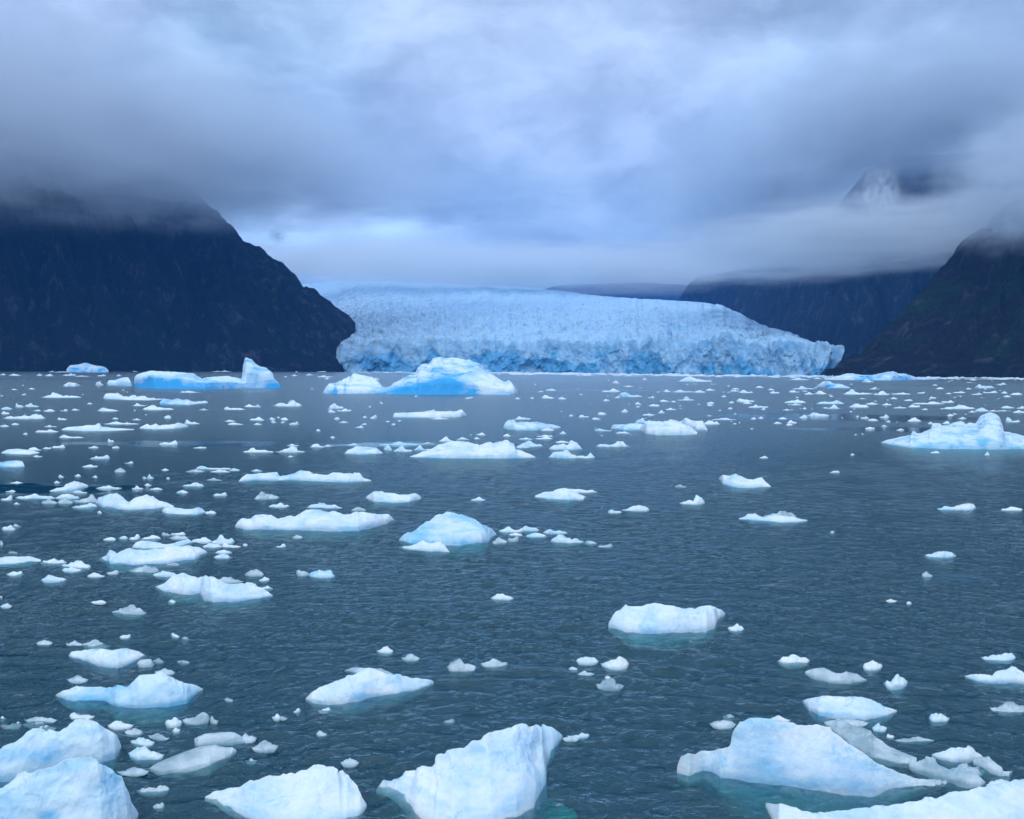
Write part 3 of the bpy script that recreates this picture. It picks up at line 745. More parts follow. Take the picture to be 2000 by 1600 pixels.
  [(735,1543),(760,1548),(800,1565),(810,1580),(850,1597),(880,1605),(960,1605),(1010,1584),(1045,1555),(1066,1525),(1070,1478),(1085,1457),(1099,1440)], dict(alpha=.80, p=.95, ridge=.72, facet=.12, rough=.12)),
 ('iceberg', 'tall smooth sail shaped white iceberg with a small rounded foot at its end', 'the sail shaped iceberg', 'white',
  [(1322,1496),(1328,1478),(1340,1473),(1355,1475),(1365,1468),(1400,1464),(1418,1459),(1428,1435),(1440,1413),(1465,1403),(1490,1405),(1510,1410),(1545,1414),(1552,1418),(1580,1417),(1620,1423),(1640,1440),(1665,1458),(1680,1470),(1720,1492),(1760,1513),(1800,1521),(1840,1528)],
  [(1322,1512),(1345,1518),(1375,1508),(1390,1510),(1408,1522),(1440,1523),(1500,1532),(1560,1540),(1620,1546),(1700,1547),(1750,1540),(1800,1535),(1840,1530)], dict(alpha=.36, p=.7, facet=.10, rough=.08, dense=[(1560,1528,200,16,.35),(1390,1492,30,16,.4),(1600,1440,160,30,-.25)])),
 ('ice_floe', 'long low white floe sweeping out of the near corner, green water behind it', 'the sweeping corner floe', 'white',
  [(1495,1568),(1520,1572),(1560,1580),(1600,1586),(1660,1578),(1750,1564),(1830,1556),(1880,1550),(1920,1540),(1960,1528),(2000,1520),(2070,1503)],
  [(1495,1574),(1520,1618),(1600,1660),(1750,1680),(2070,1690)], dict(alpha=.8, p=.85, ridge=.7, rough=.10)),
 ('ice_floe', 'white low floe with a grey wet skirt, just behind the sail shaped iceberg', 'the grey skirted floe', 'white',
  [(1567,1369),(1585,1362),(1602,1357),(1630,1359),(1655,1359),(1680,1362),(1710,1371),(1735,1382),(1752,1387)], [(1567,1372),(1580,1388),(1600,1398),(1640,1402),(1690,1406),(1735,1400),(1752,1390)], dict(alpha=.68, p=.4, dense=[(1620,1396,60,8,.5)])),
 ('ice_floe', 'grey blue smooth saddle of glassy ice beyond the grey skirted floe', 'the glassy saddle', 'clear',
  [(1572,1312),(1585,1305),(1610,1305),(1625,1311),(1640,1315),(1655,1313),(1675,1320),(1693,1328)], [(1572,1316),(1590,1325),(1620,1334),(1660,1334),(1693,1330)], dict(alpha=.6)),
 ('ice_floe', 'white floe with a rough pyramid of snow on a flat shelf', 'the pyramid shelf floe', 'white',
  [(1885,1320),(1895,1317),(1910,1319),(1938,1318),(1945,1311),(1955,1308),(1965,1305),(1975,1300),(1985,1305),(1998,1312),(2025,1322)], [(1885,1322),(1910,1331),(1950,1334),(2000,1334),(2025,1332)], dict(alpha=.5, facet=.2)),
 ('ice_floe', 'wide thin grey white slab, half awash', 'the half sunk grey slab', 'clear',
  [(293,1500),(305,1490),(330,1480),(355,1470),(390,1459),(420,1455),(455,1460),(462,1466)], [(293,1505),(310,1510),(360,1508),(410,1498),(440,1485),(462,1470)], dict(alpha=.86, p=.25, rough=.06)),
 ('ice_floe', 'grey glassy slab touching the far edge of the half sunk slab', 'the touching glassy slab', 'clear',
  [(380,1442),(400,1433),(430,1430),(460,1431),(475,1440),(487,1445)], [(380,1456),(420,1455),(455,1457),(487,1448)], dict(alpha=.86, p=.25, rough=.06)),
 ('ice_floe', 'glassy jagged floe with one small white peak, crowding the tail of the sail iceberg', 'the jagged glassy floe', 'clear',
  [(1775,1492),(1795,1482),(1810,1478),(1825,1485),(1830,1495),(1850,1502),(1875,1496),(1900,1505),(1925,1528)], [(1775,1500),(1790,1508),(1830,1520),(1870,1534),(1915,1537),(1925,1530)], dict(alpha=.6, facet=.3, rough=.14)),
 ('ice_floe', 'lumpy white chunk with two knobs beyond the jagged glassy floe', 'the lumpy white chunk', 'white',
  [(1820,1474),(1845,1464),(1858,1459),(1866,1462),(1885,1462),(1892,1456),(1898,1457),(1905,1468),(1920,1478)], [(1820,1476),(1840,1484),(1860,1489),(1890,1486),(1920,1480)], dict(alpha=.5, facet=.25)),
 ('ice_floe', 'grey block shaped glassy piece ending the crowded near patch', 'the end block of the patch', 'clear',
  [(1900,1484),(1915,1480),(1930,1478),(1955,1495),(1958,1505),(1977,1506)], [(1900,1492),(1920,1505),(1950,1518),(1970,1520),(1977,1510)], dict(alpha=.55, facet=.25)),
 ('ice_floe', 'long grey strip of melting slush ice behind the sail shaped iceberg', 'the slush strip', 'clear',
  [(1610,1410),(1635,1405),(1660,1415),(1700,1428),(1708,1440),(1740,1460),(1790,1480)], [(1610,1416),(1640,1440),(1665,1462),(1700,1480),(1750,1490),(1790,1494)], dict(alpha=.9, p=.25, facet=.25, rough=.12)),
 ('ice_floe', 'narrow white floe at the picture edge with a blue streak along it', 'the narrow streaked floe', 'white',
  [(-12,1092),(10,1088),(30,1087),(60,1087),(80,1093)], [(-12,1105),(30,1102),(60,1100),(80,1097)], dict(alpha=.6, dense=[(40,1095,30,3,.5)])),
]
_ix = {b[2]: i for i, b in enumerate(BIG)}
FEET = [  # owner, centre in the picture, half width and half depth in the picture, depth of the top in metres
 (_ix['the ragged edged floe'], 1080, 1528, 72, 58, .5), (_ix['the sail shaped iceberg'], 1600, 1552, 210, 26, .5),
 (_ix['the lumpy corner iceberg'], 255, 1580, 50, 45, .5)]
# small floes: x0, x1, top, water line, place of the highest point; letter = ice (w white, f far white, p pale, c glassy)
SMALL = """f 0 12 729 733 .5;f 17 43 730 734 .3;f 71 84 730 734 .5;f 88 105 729 735 .5;f 122 150 729 734 .6;f 145 175 733 735.5 .5;f 190 208 730 735 .6;f 227 238 731 735 .5
f 123 158 745 755 .4;f 186 203 743 753.5 .45;f 22 35 759 761.5 .5;f 56 68 758 760.5 .5;f 79 160 764 777 .3;f 0 7 770 774 .5;f 42 52 768 772 .7;f 350 392 762 767 .4
f 30 48 785 796 .15;f 48 77 786 795 .45;p 0 25 793 800 .5;f 2 19 802 809 .4;f 84 108 798 804 .6;f 117 133 798 803 .7;f 140 156 798 801.5 .4;f 64 80 800 803 .6;f 190 233 795 803.5 .25;f 258 288 787 793 .3;f 278 341 791 801 .32;f 170 181 786 789.5 .5;f 389 407 797 801 .5;f 437 479 792 800.5 .15;f 477 509 789 795 .3;f 320 335 810 817.5 .5
f 7 90 807 818.5 .75;f 112 131 814 820 .2;f 219 232 815 818.5 .5;f 258 276 816 820.5 .5;f 202 272 823 829 .35;f 360 390 820 828.5 .2;f 438 460 819 823.5 .4;f 444 475 825 829.5 .5;f 487 516 813 821 .6;f 0 18 828 833.5 .5;f 22 38 825 830 .5;f 86 112 829 834 .4;f 68 115 837 844.5 .6;f 44 55 845 848.5 .6;f 115 165 848 855.5 .2
f 210 223 857 863 .2;f 311 348 860 869 .85;f 64 83 888 892.5 .4;f 55 82 872 879.5 .4;f 82 100 872 877 .5;f 95 128 867 875 .85;f 172 193 871 875.5 .6;f 218 234 871 875.5 .6;f 377 405 872 875.5 .5;w 175 215 887 897 .88;w 160 192 907 912.5 .5;w 243 261 900 905.5 .8;c 223 247 912 923 .55;c 315 330 914 919 .5;w 382 456 908 917 .1;c 362 400 914 922.5 .5;w 410 452 915 922.5 .45;c 448 469 914 919.5 .4
f 554 562 734 737 .5;f 568 581 731 734.5 .5;f 597 612 729 733.5 .5;f 620 650 733 737 .4;f 634 645 737 741 .6;f 720 743 738 744.5 .6;f 534 592 781 794 .68;f 642 672 784 798.5 .4;f 657 687 797 803.5 .6;f 640 656 800 805.5 .4;f 497 510 790 795.5 .5;f 500 517 814 821.5 .5;f 495 512 825 829.5 .4;f 526 538 815 820 .4;f 540 548 813 816.5 .5;f 548 563 813 820.5 .6;f 529 540 821 825.5 .4;f 548 556 822 826 .5;f 564 585 822 830 .75
f 652 664 814 819.5 .5;f 662 680 822 825.5 .5;f 722 737 810 817.5 .65;f 708 717 812 816 .5;f 694 711 831 835.5 .6;f 706 717 826 829.5 .6;f 764 773 826 830 .5;f 617 627 838 842 .5;f 645 655 851 855.5 .5;f 838 878 815 819 .5;f 809 817 771 775.5 .5;f 908 920 775 779 .5
f 474 535 873 884 .3;f 538 597 867 884 .55;f 560 585 865 871 .4;f 605 635 866 874 .4;f 632 649 868 872 .5;f 562 573 889 892.5 .5;f 676 705 865 869.5 .5;p 738 820 861 870 .5;p 748 767 866 880 .5;p 767 806 867 883 .45;p 805 843 868 880 .4;c 822 850 863 868.5 .5;f 857 886 853 863 .5;f 891 916 853 859 .4;f 925 938 853 857.5 .5;f 930 949 845 850 .5;f 982 998 847 852.5 .5;w 490 513 916 921 .5
f 1005 1038 813 819.5 .3;f 1056 1083 835 841.5 .5;f 1045 1080 851 858 .6;f 1013 1041 854 858.5 .5;f 1092 1106 842 847.5 .5;f 1065 1088 759 763 .6;f 1057 1083 771 778.5 .3;f 1090 1107 773 780 .4;f 1005 1018 776 779.5 .5;f 1035 1044 775 778.5 .5;f 1195 1210 744 749 .5;f 1173 1212 757 766 .6;p 1207 1256 766 775.5 .35;f 1218 1237 752 755.5 .5;f 1200 1212 773 777.5 .6;f 1254 1265 738 742 .5
c 1265 1279 771 777.5 .7;c 1178 1191 777 783.5 .4;f 1295 1312 760 765.5 .4;f 1313 1356 760 766.5 .3;f 1355 1379 762 767 .4;f 1378 1397 757 763 .5;f 1442 1471 760 767.5 .35;f 1428 1446 758 760.5 .5;f 1425 1445 762 764.5 .5;f 1475 1492 753 757.5 .5;f 1334 1348 774 778.5 .5;f 1288 1308 780 784.5 .4;f 1310 1321 782 785.5 .5;f 1322 1357 779 782 .5;f 1438 1475 777 785 .15;f 1450 1470 784 788.5 .5;f 1465 1501 790 796.5 .3;f 1485 1496 796 800.5 .5
f 1240 1253 785 790 .4;f 1242 1250 791 795.5 .5;f 1213 1227 799 805.5 .5;f 1167 1185 803 810.5 .3;f 1285 1299 801 807 .5;f 1300 1321 796 800.5 .5;c 1265 1289 788 793.5 .5;f 1254 1279 807 811.5 .5;f 1380 1396 784 788.5 .5;f 1380 1395 789 792.5 .5;f 1423 1434 783 787.5 .5;f 1421 1431 795 799 .5;f 1408 1419 772 775.5 .5;f 1156 1174 815 819.5 .4;f 1110 1121 809 813 .5;f 1130 1151 810 815 .3;f 1390 1438 815 820 .6;f 1466 1477 814 819 .5;f 1480 1491 813 817.5 .5
p 1240 1291 815 827 .3;w 1160 1196 836 842 .3;w 1202 1230 841 847 .6;w 1373 1406 820 829.5 .4;w 1295 1329 819 825 .5;f 1047 1080 849 853 .5;f 1085 1113 860 865 .5;w 1072 1138 864 879 .7;w 1071 1163 878 895.5 .35;w 1163 1230 859 873.5 .75;p 1010 1061 860 873 .5;w 1008 1036 866 875.5 .4
f 1682 1708 739 747 .35;f 1542 1581 737 742.5 .5;f 1588 1606 737 740.5 .5;f 1544 1593 752 760.5 .45;f 1500 1513 758 762 .4;f 1503 1523 763 768.5 .4;f 1541 1562 762 766.5 .3;f 1570 1590 766 770.5 .5;f 1590 1615 761 770 .5;f 1644 1705 761 770.5 .3;f 1705 1738 762 771.5 .6;f 1740 1779 766 770.5 .6;f 1698 1713 755 760.5 .8;f 1828 1844 755 760 .5;f 1904 1943 749 758.5 .2;f 1946 1967 747 751.5 .6;f 1886 1898 757 760.5 .5;f 1790 1807 765 768.5 .8;f 1847 1859 766 769.5 .5
f 1860 1886 764 767.5 .6;f 1897 1919 766 771 .7;f 1920 1949 763 767.5 .7;f 1955 1968 763 768.5 .5;f 1973 1997 766 771.5 .6;f 1959 1975 772 775.5 .5;f 1738 1753 775 779.5 .5;f 1766 1783 779 783 .5;f 1815 1829 774 778.5 .3;f 1531 1575 779 787 .6;f 1540 1566 787 791.5 .5;f 1566 1576 795 799 .5;f 1594 1649 781 789 .7;f 1607 1643 786 798.5 .6;f 1527 1546 798 801.5 .5;f 1658 1698 787 796 .35;f 1691 1716 785 790 .5;f 1722 1742 787 791.5 .5;f 1744 1771 793 797.5 .5
f 1773 1798 789 795.5 .3;f 1780 1846 783 789.5 .6;f 1837 1864 781 786.5 .7;f 1800 1813 797 800.5 .5;f 1835 1905 789 799 .6;f 1903 1976 795 803.5 .2;f 1955 1983 792 797.5 .4;f 1978 2006 800 806.5 .5;f 1985 2006 793 798 .5;f 1890 1908 801 805.5 .5;f 1575 1621 805 813 .3;c 1560 1578 810 816.5 .5;f 1519 1538 814 818.5 .5;f 1537 1557 818 827 .4;f 1510 1527 823 827.5 .5;f 1535 1549 827 831 .5;f 1680 1698 812 817 .6;f 1695 1716 817 821.5 .4;f 1717 1737 809 815.5 .6
f 1720 1733 829 833 .5;f 1730 1741 820 824.5 .5;f 1690 1709 833 837.5 .5;f 1750 1766 836 840.5 .5;f 1772 1800 815 823.5 .5;f 1849 1863 808 812.5 .4;f 1872 1888 813 818 .5;f 1840 1856 821 828 .6;f 1812 1823 823 828 .5;w 1963 1994 812 825 .2;c 1817 1836 880 885 .6;w 1923 1933 881 889.5 .5;w 1660 1669 885 889 .5;c 1483 1501 890 895 .5;w 1620 1641 918 924 .7
w 105 118 938 944 .5;w 20 46 940 944 .5;w 10 31 956 961 .6;w 114 125 926 932.5 .4;w 145 159 926 931 .6;c 180 191 927 933 .6;w 30 109 960 975 .45;w 0 25 967 978 .85;w 25 41 981 986 .5;w 107 156 961 975 .5;w 140 171 957 963 .4;w 187 239 946 955 .5;w 257 281 947 956 .4;w 278 287 929 935 .4;w 287 301 926 935 .4;w 292 318 951 957 .6;w 282 296 943 949 .5;w 325 332 931 936 .4;w 355 399 941 951 .6;w 344 368 957 964 .5;w 416 444 961 969 .85;c 402 435 933 939 .5
c 80 113 973 985 .5;c 112 143 970 984 .5;c 140 193 964 982 .75;w 140 191 982 993 .7;w 400 423 996 1004 .5;c 190 199 996 1003 .5;w 3 31 1024 1036 .6;c 22 43 1022 1031 .4;w 0 7 1053 1065 .3;w 201 227 1047 1056 .7;w 232 251 1043 1054 .5;w 250 274 1041 1055 .7;w 273 315 1045 1055 .7;c 315 333 1038 1047 .3;w 332 363 1037 1046 .8;c 330 368 1043 1053 .4;w 373 415 1050 1061 .6;w 412 459 1045 1063 .4;w 395 435 1060 1071 .5;w 433 471 1060 1070 .2;w 420 453 1073 1081 .5;w 417 455 1080 1091 .5;w 474 484 1061 1066 .6
w 78 131 1089 1103 .55;w 118 178 1090 1112 .6;p 120 162 1104 1117 .4;c 15 36 1075 1083 .5;w 12 46 1114 1125 .85;w 80 133 1119 1137 .35;w 170 206 1118 1128 .4;c 208 233 1111 1122 .8;c 250 312 1103 1119 .6;w 298 348 1110 1127 .4;c 325 351 1097 1105 .6;c 410 476 1123 1139 .5;w 470 502 1137 1146 .5;w 0 5 1163 1169 .5;w 0 24 1177 1187 .6;w 177 208 1171 1179 .7;w 327 344 1170 1179 .45;c 217 287 1182 1203 .55
c 496 546 959 975.5 .3;w 524 566 981 991 .6;w 600 669 977 994 .4;c 685 716 988 999 .5;c 570 591 1043 1052 .5;w 538 559 1061 1069 .7;c 477 516 1112 1126 .6;w 505 527 1127 1136 .5;w 510 534 1144 1153 .5;c 578 605 1110 1125 .15;p 602 655 1112 1129 .7
w 919 949 970 978 .5;w 1078 1167 950 963 .35;w 1187 1216 994 1002 .3;w 1214 1269 983 999 .55;c 1318 1341 945 952 .5;w 1327 1377 965 986 .7;w 974 1023 1028 1041 .4;w 1018 1054 1026 1038 .3;w 1060 1109 1031 1043 .3;w 993 1021 1040 1047 .5;w 1026 1071 1037 1050 .5;w 1075 1141 1040 1062 .3;c 960 991 1050 1063 .5;c 990 1014 1047 1059 .8;c 1140 1166 1054 1064 .3;c 1167 1198 1060 1069 .8;w 959 1004 1158 1172 .4;w 1421 1454 1217 1233 .6
c 1490 1556 996 1012 .6;w 1829 1907 977 997 .8;w 1953 1998 988 998 .5;w 1620 1630 1036 1042 .5;w 1805 1868 1072 1090 .55;c 1800 1822 1115 1128 .4;w 1730 1753 1168 1176 .4;w 1770 1781 1172 1181 .4
c 70 103 1246 1260 .5;c 128 164 1250 1262 .5;c 160 216 1249 1268 .5;w 233 256 1236 1248 .9;w 334 351 1235 1246 .2;c 353 370 1242 1254 .4;c 267 302 1284 1303 .5;c 298 322 1283 1296 .5;c 345 371 1286 1298 .5;c 302 343 1301 1318 .5;c 130 173 1317 1333 .5;c 438 456 1362 1371 .3;w 135 186 1391 1405 .2;w 0 12 1396 1409 .4;w 0 43 1407 1423 .8;c 47 112 1397 1412 .5;c 45 89 1406 1420 .6;c 72 110 1412 1427 .5
w 210 262 1407 1424 .4;c 243 282 1417 1437 .5;p 254 303 1438 1458 .5;p 250 322 1455 1486 .4;w 322 356 1398 1421 .6;c 354 411 1386 1416 .8;c 408 427 1394 1414 .3;c 288 332 1430 1445 .5;w 335 353 1419 1432 .5;c 468 502 1429 1450 .4;c 490 544 1441 1468 .5;c 478 503 1477 1492 .5;c 265 332 1532 1552 .9;c 298 322 1566 1582 .8;w 193 241 1552 1596 .5;c 228 292 1494 1514 .5
w 735 769 1257 1277 .6;c 784 821 1276 1292 .5;w 531 549 1392 1406 .6;c 544 562 1398 1406 .4;w 572 588 1380 1394 .6;w 620 646 1381 1392 .8;c 617 640 1426 1439 .3;c 665 702 1477 1497 .5;c 872 931 1287 1313 .4;c 938 994 1286 1304 .5;c 866 889 1402 1414 .8
w 1125 1170 1280 1297 .25;w 1173 1229 1275 1307 .7;w 1110 1129 1301 1311 .4;c 1128 1162 1310 1320 .4;c 1163 1220 1322 1348 .5;w 1180 1194 1318 1330 .5;w 1108 1152 1430 1442 .7;c 1098 1132 1436 1448 .5;w 1518 1582 1278 1299 .5;c 1386 1438 1402 1422 .5;c 1411 1436 1391 1406 .6;w 1504 1545 1396 1411 .4
w 1685 1724 1288 1310 .4;w 1725 1774 1311 1346 .55;w 1814 1855 1391 1412 .3;w 1915 1985 1273 1292 .75;c 1932 2010 1367 1394 .5;c 1620 1697 1401 1420 .5;p 1703 1733 1410 1430 .4;w 1730 1747 1432 1443 .3;c 1744 1825 1436 1451 .6;c 1850 1925 1488 1520 .4;p 1925 1982 1517 1542 .5;c 1740 1852 1513 1539 .3"""


def small_outline(x0, x1, yt, yb, pk, rng):
    """a skyline with one main rise and a few lesser ones, and a waterline dipping towards the viewer"""
    n = 9 + int((x1 - x0) / 9); u = np.linspace(0, 1, n); E = yb - yt
    a = .18 + .42 * rng.random(); wl, wr = .10 + .28 * rng.random() ** 1.4, .10 + .28 * rng.random() ** 1.4
    nr_ = np.clip((yb - 900) / 250, 0, 1)                        # near scraps are plates and slabs, seen from above
    wl, wr = wl + .16 * nr_, wr + .16 * nr_; a = a * (1 - nr_) + nr_ * (.55 + .4 * rng.random())
    prof = a * (1 - np.abs(2 * u - 1) ** (2.0 + 2 * rng.random())) ** .8
    prof = np.maximum(prof * (.6 + .5 * rng.random()), np.exp(-np.abs((u - pk) / np.where(u < pk, wl, wr)) ** 1.5))
    if rng.random() < .5 and x1 - x0 > 22:
        q = rng.random(); prof = np.maximum(prof, (.4 + .4 * rng.random()) * np.exp(-np.abs((u - q) / .09) ** 1.6))
    prof = prof + rng.normal(0, .06, n); prof = np.clip(prof, 0, 1); prof *= np.clip(np.minimum(u, 1 - u) * 10, 0, 1) ** .5
    prof = np.clip(prof, 0, None) ** .8; prof /= max(prof.max(), .1)
    x = x0 + (x1 - x0) * u
    flat = np.clip((yb - 880) / 500, 0, 1)                       # nearer floes are seen more from above
    c = (.10 + .38 * flat) * E
    q_ = np.clip(np.abs(2 * u - 1), 0, 1) ** (1.2 + .6 * rng.random()); yl = yb - c * (1 - np.sqrt(np.clip(1 - q_ ** 2, 0, 1))) - c * rng.normal(0, .25) * (u - .5) - np.abs(rng.normal(0, .015, n)) * E
    ytop = np.minimum(yl - .2, yl[0] + (yl[-1] - yl[0]) * u - prof * 0) * 0 + yl - prof * (E - (yb - yl)) - .15
    return list(zip(x, ytop)), list(zip(x, yl))


def shape_words(x0, x1, yt, yb, pk, kind):
    wd_ = x1 - x0; r = (yb - yt) / wd_
    size = 'tiny' if wd_ < 16 else 'small' if wd_ < 34 else 'middling' if wd_ < 62 else 'wide'
    if r > .42: s = 'chunky'
    elif r > .28: s = 'peaked' if .3 < pk < .7 else 'lopsided'
    elif r > .18: s = 'low' if .35 < pk < .65 else 'sloping'
    else: s = 'flat' if .35 < pk < .65 else 'thin'
    c = {'w': 'white', 'f': 'white', 'p': 'pale bluish', 'c': 'glassy grey'}[kind]
    return f'{size} {s} {c}'


def build_ice():
    rng = np.random.default_rng(21)
    marks = []; roots = []
    for i, (nm, lab, mark, mt, top, bot, op) in enumerate(BIG):
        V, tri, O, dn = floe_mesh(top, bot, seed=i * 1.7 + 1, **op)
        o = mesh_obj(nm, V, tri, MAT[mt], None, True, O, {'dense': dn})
        tag(o, lab, 'iceberg' if 'iceberg' in lab.split(',')[0] and nm == 'iceberg' else 'ice floe', 'drifting glacier ice')
        roots.append(o)
        xs = [q[0] for q in bot]; ys = [q[1] for q in bot]
        marks.append((mark, (xs[0] + xs[-1]) / 2, max(ys), (xs[-1] - xs[0]) / 2))
    # pale feet of ice that can be seen under the near water
    for k, (pi, cx, cy_, rx, ry, dp) in enumerate(FEET):
        par = roots[pi]; c = water_pt(cx, cy_); D = c[1]
        th, ph = np.meshgrid(np.linspace(0, 2 * math.pi, 40, endpoint=False), np.linspace(0, math.pi, 22))
        P = np.stack([np.sin(ph) * np.cos(th), np.sin(ph) * np.sin(th), np.cos(ph)], -1)
        P = P * (1 + .35 * fbm(P * 1.3 + k * 9, 4)[..., None]) * np.array([rx / F * D, ry * D * D / (F * CAMH), .45]) + c - np.array([0, 0, .45 + dp])
        f = grid_faces(22, 40, wrap=True)[:, ::-1]
        mesh_obj('submerged_foot', P.reshape(-1, 3), f, MAT['white'], par, True, np.array([c[0], c[1], -dp]), {'dense': np.zeros(22 * 40)})
    items = []
    for tok in SMALL.replace('\n', ';').split(';'):
        a = tok.split(); items.append((a[0], *[float(q) for q in a[1:]]))
    items.sort(key=lambda q: -(q[2] - q[1]) * (q[4] - q[3]))
    used = set(); limit = 300 - len(BIG)
    sV, sF, so_ = [], [], 0
    asp = lambda y: max(1.5, (y - 715) / 60)                          # rough depth weight for judging nearness
    for i, (kd, x0, x1, yt, yb, pk) in enumerate(items):
        yt = yb - (yb - yt) * (.74 + .2 * rng.random())
        top, bot = small_outline(x0, x1, yt, yb, pk, rng)
        near = np.clip((yb - 860) / 500, 0, 1)
        al = (.22 + .55 * near) if kd != 'c' else (.35 + .5 * near)
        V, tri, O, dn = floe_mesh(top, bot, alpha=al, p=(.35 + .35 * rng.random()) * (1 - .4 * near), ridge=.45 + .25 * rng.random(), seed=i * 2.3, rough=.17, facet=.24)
        if i >= limit:
            sV.append(V); sF.append(tri + so_); so_ += len(V); continue
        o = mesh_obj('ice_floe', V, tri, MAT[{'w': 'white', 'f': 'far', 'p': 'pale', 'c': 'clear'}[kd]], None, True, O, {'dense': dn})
        cx = (x0 + x1) / 2; sw = shape_words(x0, x1, yt, yb, pk, kd)
        cand = sorted(marks, key=lambda q: math.hypot(max(abs(q[1] - cx) - q[3], 0) * .6, (q[2] - yb) * 2.2))[:9]
        lab = None
        opts = []
        for mk, mx_, my, hw in cand:
            dx = cx - mx_; dy = yb - my
            side = []
            if abs(dy) > 5: side.append('behind' if dy < 0 else 'this side of')
            if abs(dx) > hw * .8: side.append('off the mountain end of' if dx < 0 else 'off the open end of')
            if not side: side = ['close beside']
            opts.append((mk, side))
        for mk, sd_ in opts:
            for s_ in sd_[:2]:
                c_ = f'{sw} floe {s_} {mk}'
                if c_ not in used and len(c_.split()) <= 16: lab = c_; break
            if lab: break
        if not lab:
            for a_ in range(len(opts)):
                for b_ in range(len(opts)):
                    if a_ != b_:
                        c_ = f'{sw} floe between {opts[a_][0]} and {opts[b_][0]}'
                        if c_ not in used and len(c_.split()) <= 16: lab = c_; break
                if lab: break
        lab = lab or f'{sw} floe adrift near {cand[0][0]}'
        used.add(lab)
        tag(o, lab, 'ice floe', 'drifting glacier ice')
    # brash: the leftover scraps and the crushed ice packed along the glacier's foot
    for j in range(620):
        t_ = rng.random(); x = 690 + t_ * 1330
        if rng.random() < .2: x = rng.random() * 2000; 
        ywl = interp(x, [(0, 724.5), (650, 725), (1100, 729), (1640, 735), (2000, 739)])
        yb = ywl + abs(rng.normal(0, 1.8)) + .4
        if x < 900 and rng.random() < .6: continue
        W_ = 6 + rng.random() ** 3 * 46; hgt = .7 + rng.random() ** 2 * 3.0
        top, bot = small_outline(x - W_ / 2, x + W_ / 2, yb - hgt, yb, rng.random() * .6 + .2, rng)
        V, tri, O, dn = floe_mesh(top, bot, alpha=.35, seed=j * 1.1 + 900, nu=14, maxdep=1.2)
        sV.append(V); sF.append(tri + so_); so_ += len(V)
    for j in range(130):
        yb = 742 + 110 * rng.random() ** 1.6; x = rng.random() * 2000 if rng.random() < .45 else 1150 + rng.random() * 850
        W_ = 3 + rng.random() ** 2 * 9; hgt = .8 + rng.random() * 1.6
        top, bot = small_outline(x - W_ / 2, x + W_ / 2, yb - hgt, yb, .5, rng)
        V, tri, O, dn = floe_mesh(top, bot, alpha=.3, seed=j * 1.3 + 2000, nu=12)
        sV.append(V); sF.append(tri + so_); so_ += len(V)
    o = mesh_obj('brash_ice', np.concatenate(sV), np.concatenate(sF), MAT['slush'])
    tag(o, 'crushed brash ice scattered on the water and packed along the ice cliff', None, None, 'stuff')


build_ice()


# ------------------------------------------------------------------ low cloud
def cloud_material(name, dens, color, thr=.0, nscale=2.2, seed=0.0, soft=.9):
    mt, t, out = material(name)
    co = t.new('ShaderNodeTexCoord').outputs['Object']
    wv = t.noise(t.vmath('ADD', co, (seed, seed * .7, 0)), nscale, 5, .58, out='Color')
    cw = t.vmath('ADD', co, t.scale(t.vmath('SUBTRACT', wv, (.5, .5, .5)), 1.0))
    r = t.vmath('LENGTH', cw, out=1)
    core = t.ss(r, 1.0 - soft, 1.0, 1.0, 0.0)
    rr = t.vmath('LENGTH', co, out=1)
    core = t.math('MULTIPLY', core, t.ss(rr, .8, 1.0, 1.0, 0.0))
    n = t.noise(t.vmath('ADD', co, (seed * 2, 3, seed)), nscale * 2.3, 4, .55)
    core = t.math('MULTIPLY', core, t.ss(n, .34 + thr, .62 + thr, .08, 1.0))
    v = t.new('ShaderNodeVolumePrincipled'); v.inputs['Color'].default_value = rgb(*color)
    t.put(v.inputs['Density'], t.math('MULTIPLY', core, dens)); v.inputs['Anisotropy'].default_value = 0.0
    t.l.new(v.outputs[0], out.inputs['Volume'])
    return mt


def icosphere():
    nu, nv = 24, 14
    th = np.linspace(0, 2 * math.pi, nu, endpoint=False); ph = np.linspace(0, math.pi, nv)
    P = np.stack([np.sin(ph)[:, None] * np.cos(th), np.sin(ph)[:, None] * np.sin(th), np.cos(ph)[:, None] + 0 * th], -1) * 1.04
    f = grid_faces(nv, nu, wrap=True)
    return P.reshape(-1, 3), f[:, ::-1]


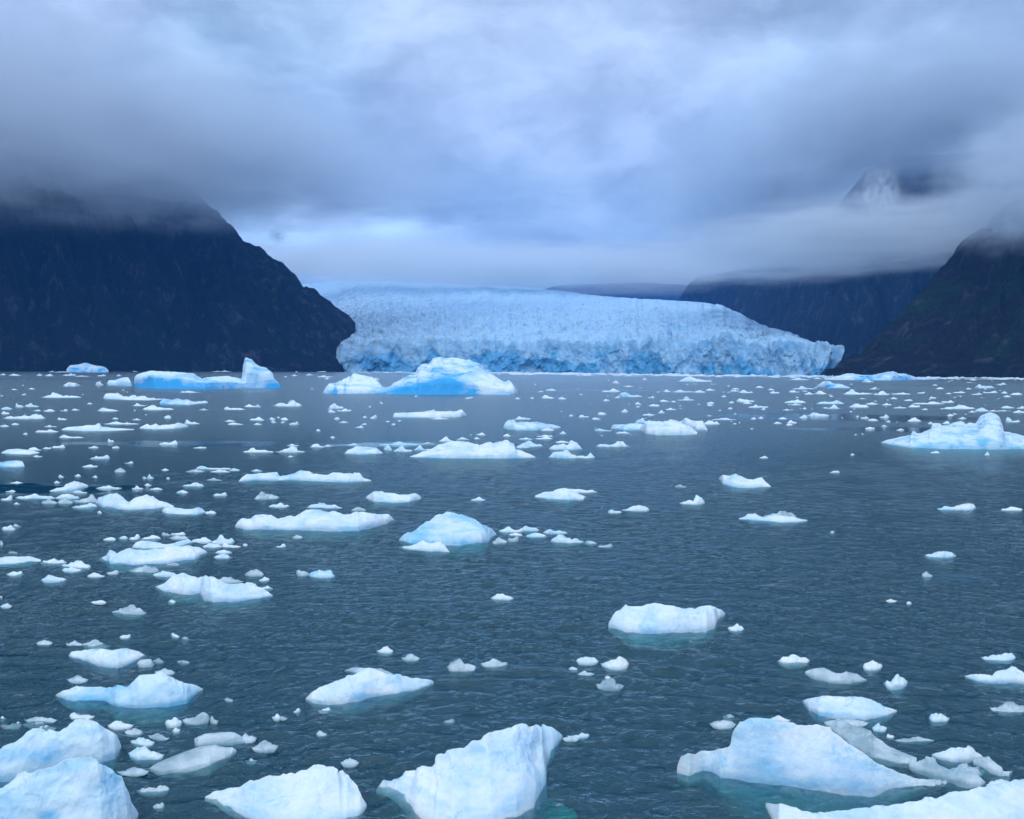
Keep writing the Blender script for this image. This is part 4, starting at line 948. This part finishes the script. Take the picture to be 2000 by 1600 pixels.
CLOUDS = [  # label, px, py, distance, rx px, ry px, depth m, density, colour, threshold, seed
    ('dark grey cloud bank covering the top of the tall dark mountain', 40, 250, 1300, 540, 195, 420, .017, (.88, .93, 1.0), 0, 1.3),
    ('grey cloud sheet stretching past the tall mountain ridge', 490, 322, 1450, 480, 140, 360, .018, (.82, .90, 1.0), 0, 4.1),
    ('tapering grey cloud tongue hanging over the glacier', 880, 388, 1900, 360, 66, 240, .024, (.74, .84, .97), .04, 7.7),
    ('pale fog lying on the upper glacier', 850, 516, 2700, 560, 52, 420, .012, (.97, 1.0, 1.0), -.05, 2.2),
    ('pale fog over the faint rounded hill', 1230, 524, 2700, 440, 60, 420, .009, (.96, .99, 1.0), -.05, 9.2),
    ('white cloud band lying across the hazy mountain', 1690, 462, 1120, 440, 74, 220, .030, (.90, .95, 1.0), 0, 3.4),
    ('grey cloud mass resting on the green slope', 2070, 370, 960, 215, 145, 280, .024, (.84, .91, 1.0), 0, 5.9),
    ('grey veil of cloud on the hazy mountain shoulder', 1485, 370, 1400, 262, 152, 300, .026, (.80, .89, 1.0), 0, 6.6),
    ('cloud roof hiding the summit of the hazy mountain', 1800, 218, 1400, 390, 134, 360, .025, (.84, .91, 1.0), 0, 8.8),
    ('soft mist along the top edge of the hazy mountain beside the glacier', 1490, 508, 1700, 320, 58, 170, .016, (.92, .96, 1.0), 0, 18.4),
    ('torn cloud wisp inside the dark gap of the hazy mountain', 1716, 385, 1120, 48, 66, 70, .034, (.90, .95, 1.0), .05, 12.1),
    ('small grey shred of cloud before the bright gap beside the tall mountain', 541, 461, 1250, 22, 20, 25, .05, (.60, .74, .92), .02, 15.3),
]
_sv, _sf = icosphere()
for i, (lab, px_, py_, D_, rx_, ry_, dm, den, colr, thr, sd_) in enumerate(CLOUDS):
    o = mesh_obj('cloud_bank', _sv, _sf, cloud_material('cloud_vapour', den, colr, thr, seed=sd_))
    c = at_dist(np.array([px_]), np.array([py_]), np.array([D_]))[0]
    o.location = c; o.scale = (rx_ / F * D_, dm, ry_ / F * D_)
    o.rotation_euler = (0, 0, -math.atan2(c[0], c[1]))
    tag(o, lab, None, None, 'stuff')

# ------------------------------------------------------------------ haze
hm, ht, ho = material('haze_air')
pv = ht.new('ShaderNodeVolumePrincipled'); pv.inputs['Color'].default_value = rgb(.08, .38, 1.0); pv.inputs['Density'].default_value = 1.15e-4
ht.l.new(pv.outputs[0], ho.inputs['Volume'])
bx = np.array([[x, y, z] for x in (-7000, 7000) for y in (-60, 7000) for z in (-6, 1000)], float)
hz_ = mesh_obj('haze', bx, [[0, 1, 3, 2], [4, 6, 7, 5], [0, 4, 5, 1], [2, 3, 7, 6], [0, 2, 6, 4], [1, 5, 7, 3]], hm, smooth=False)
tag(hz_, 'thin blue haze over the whole fjord', None, None, 'stuff')
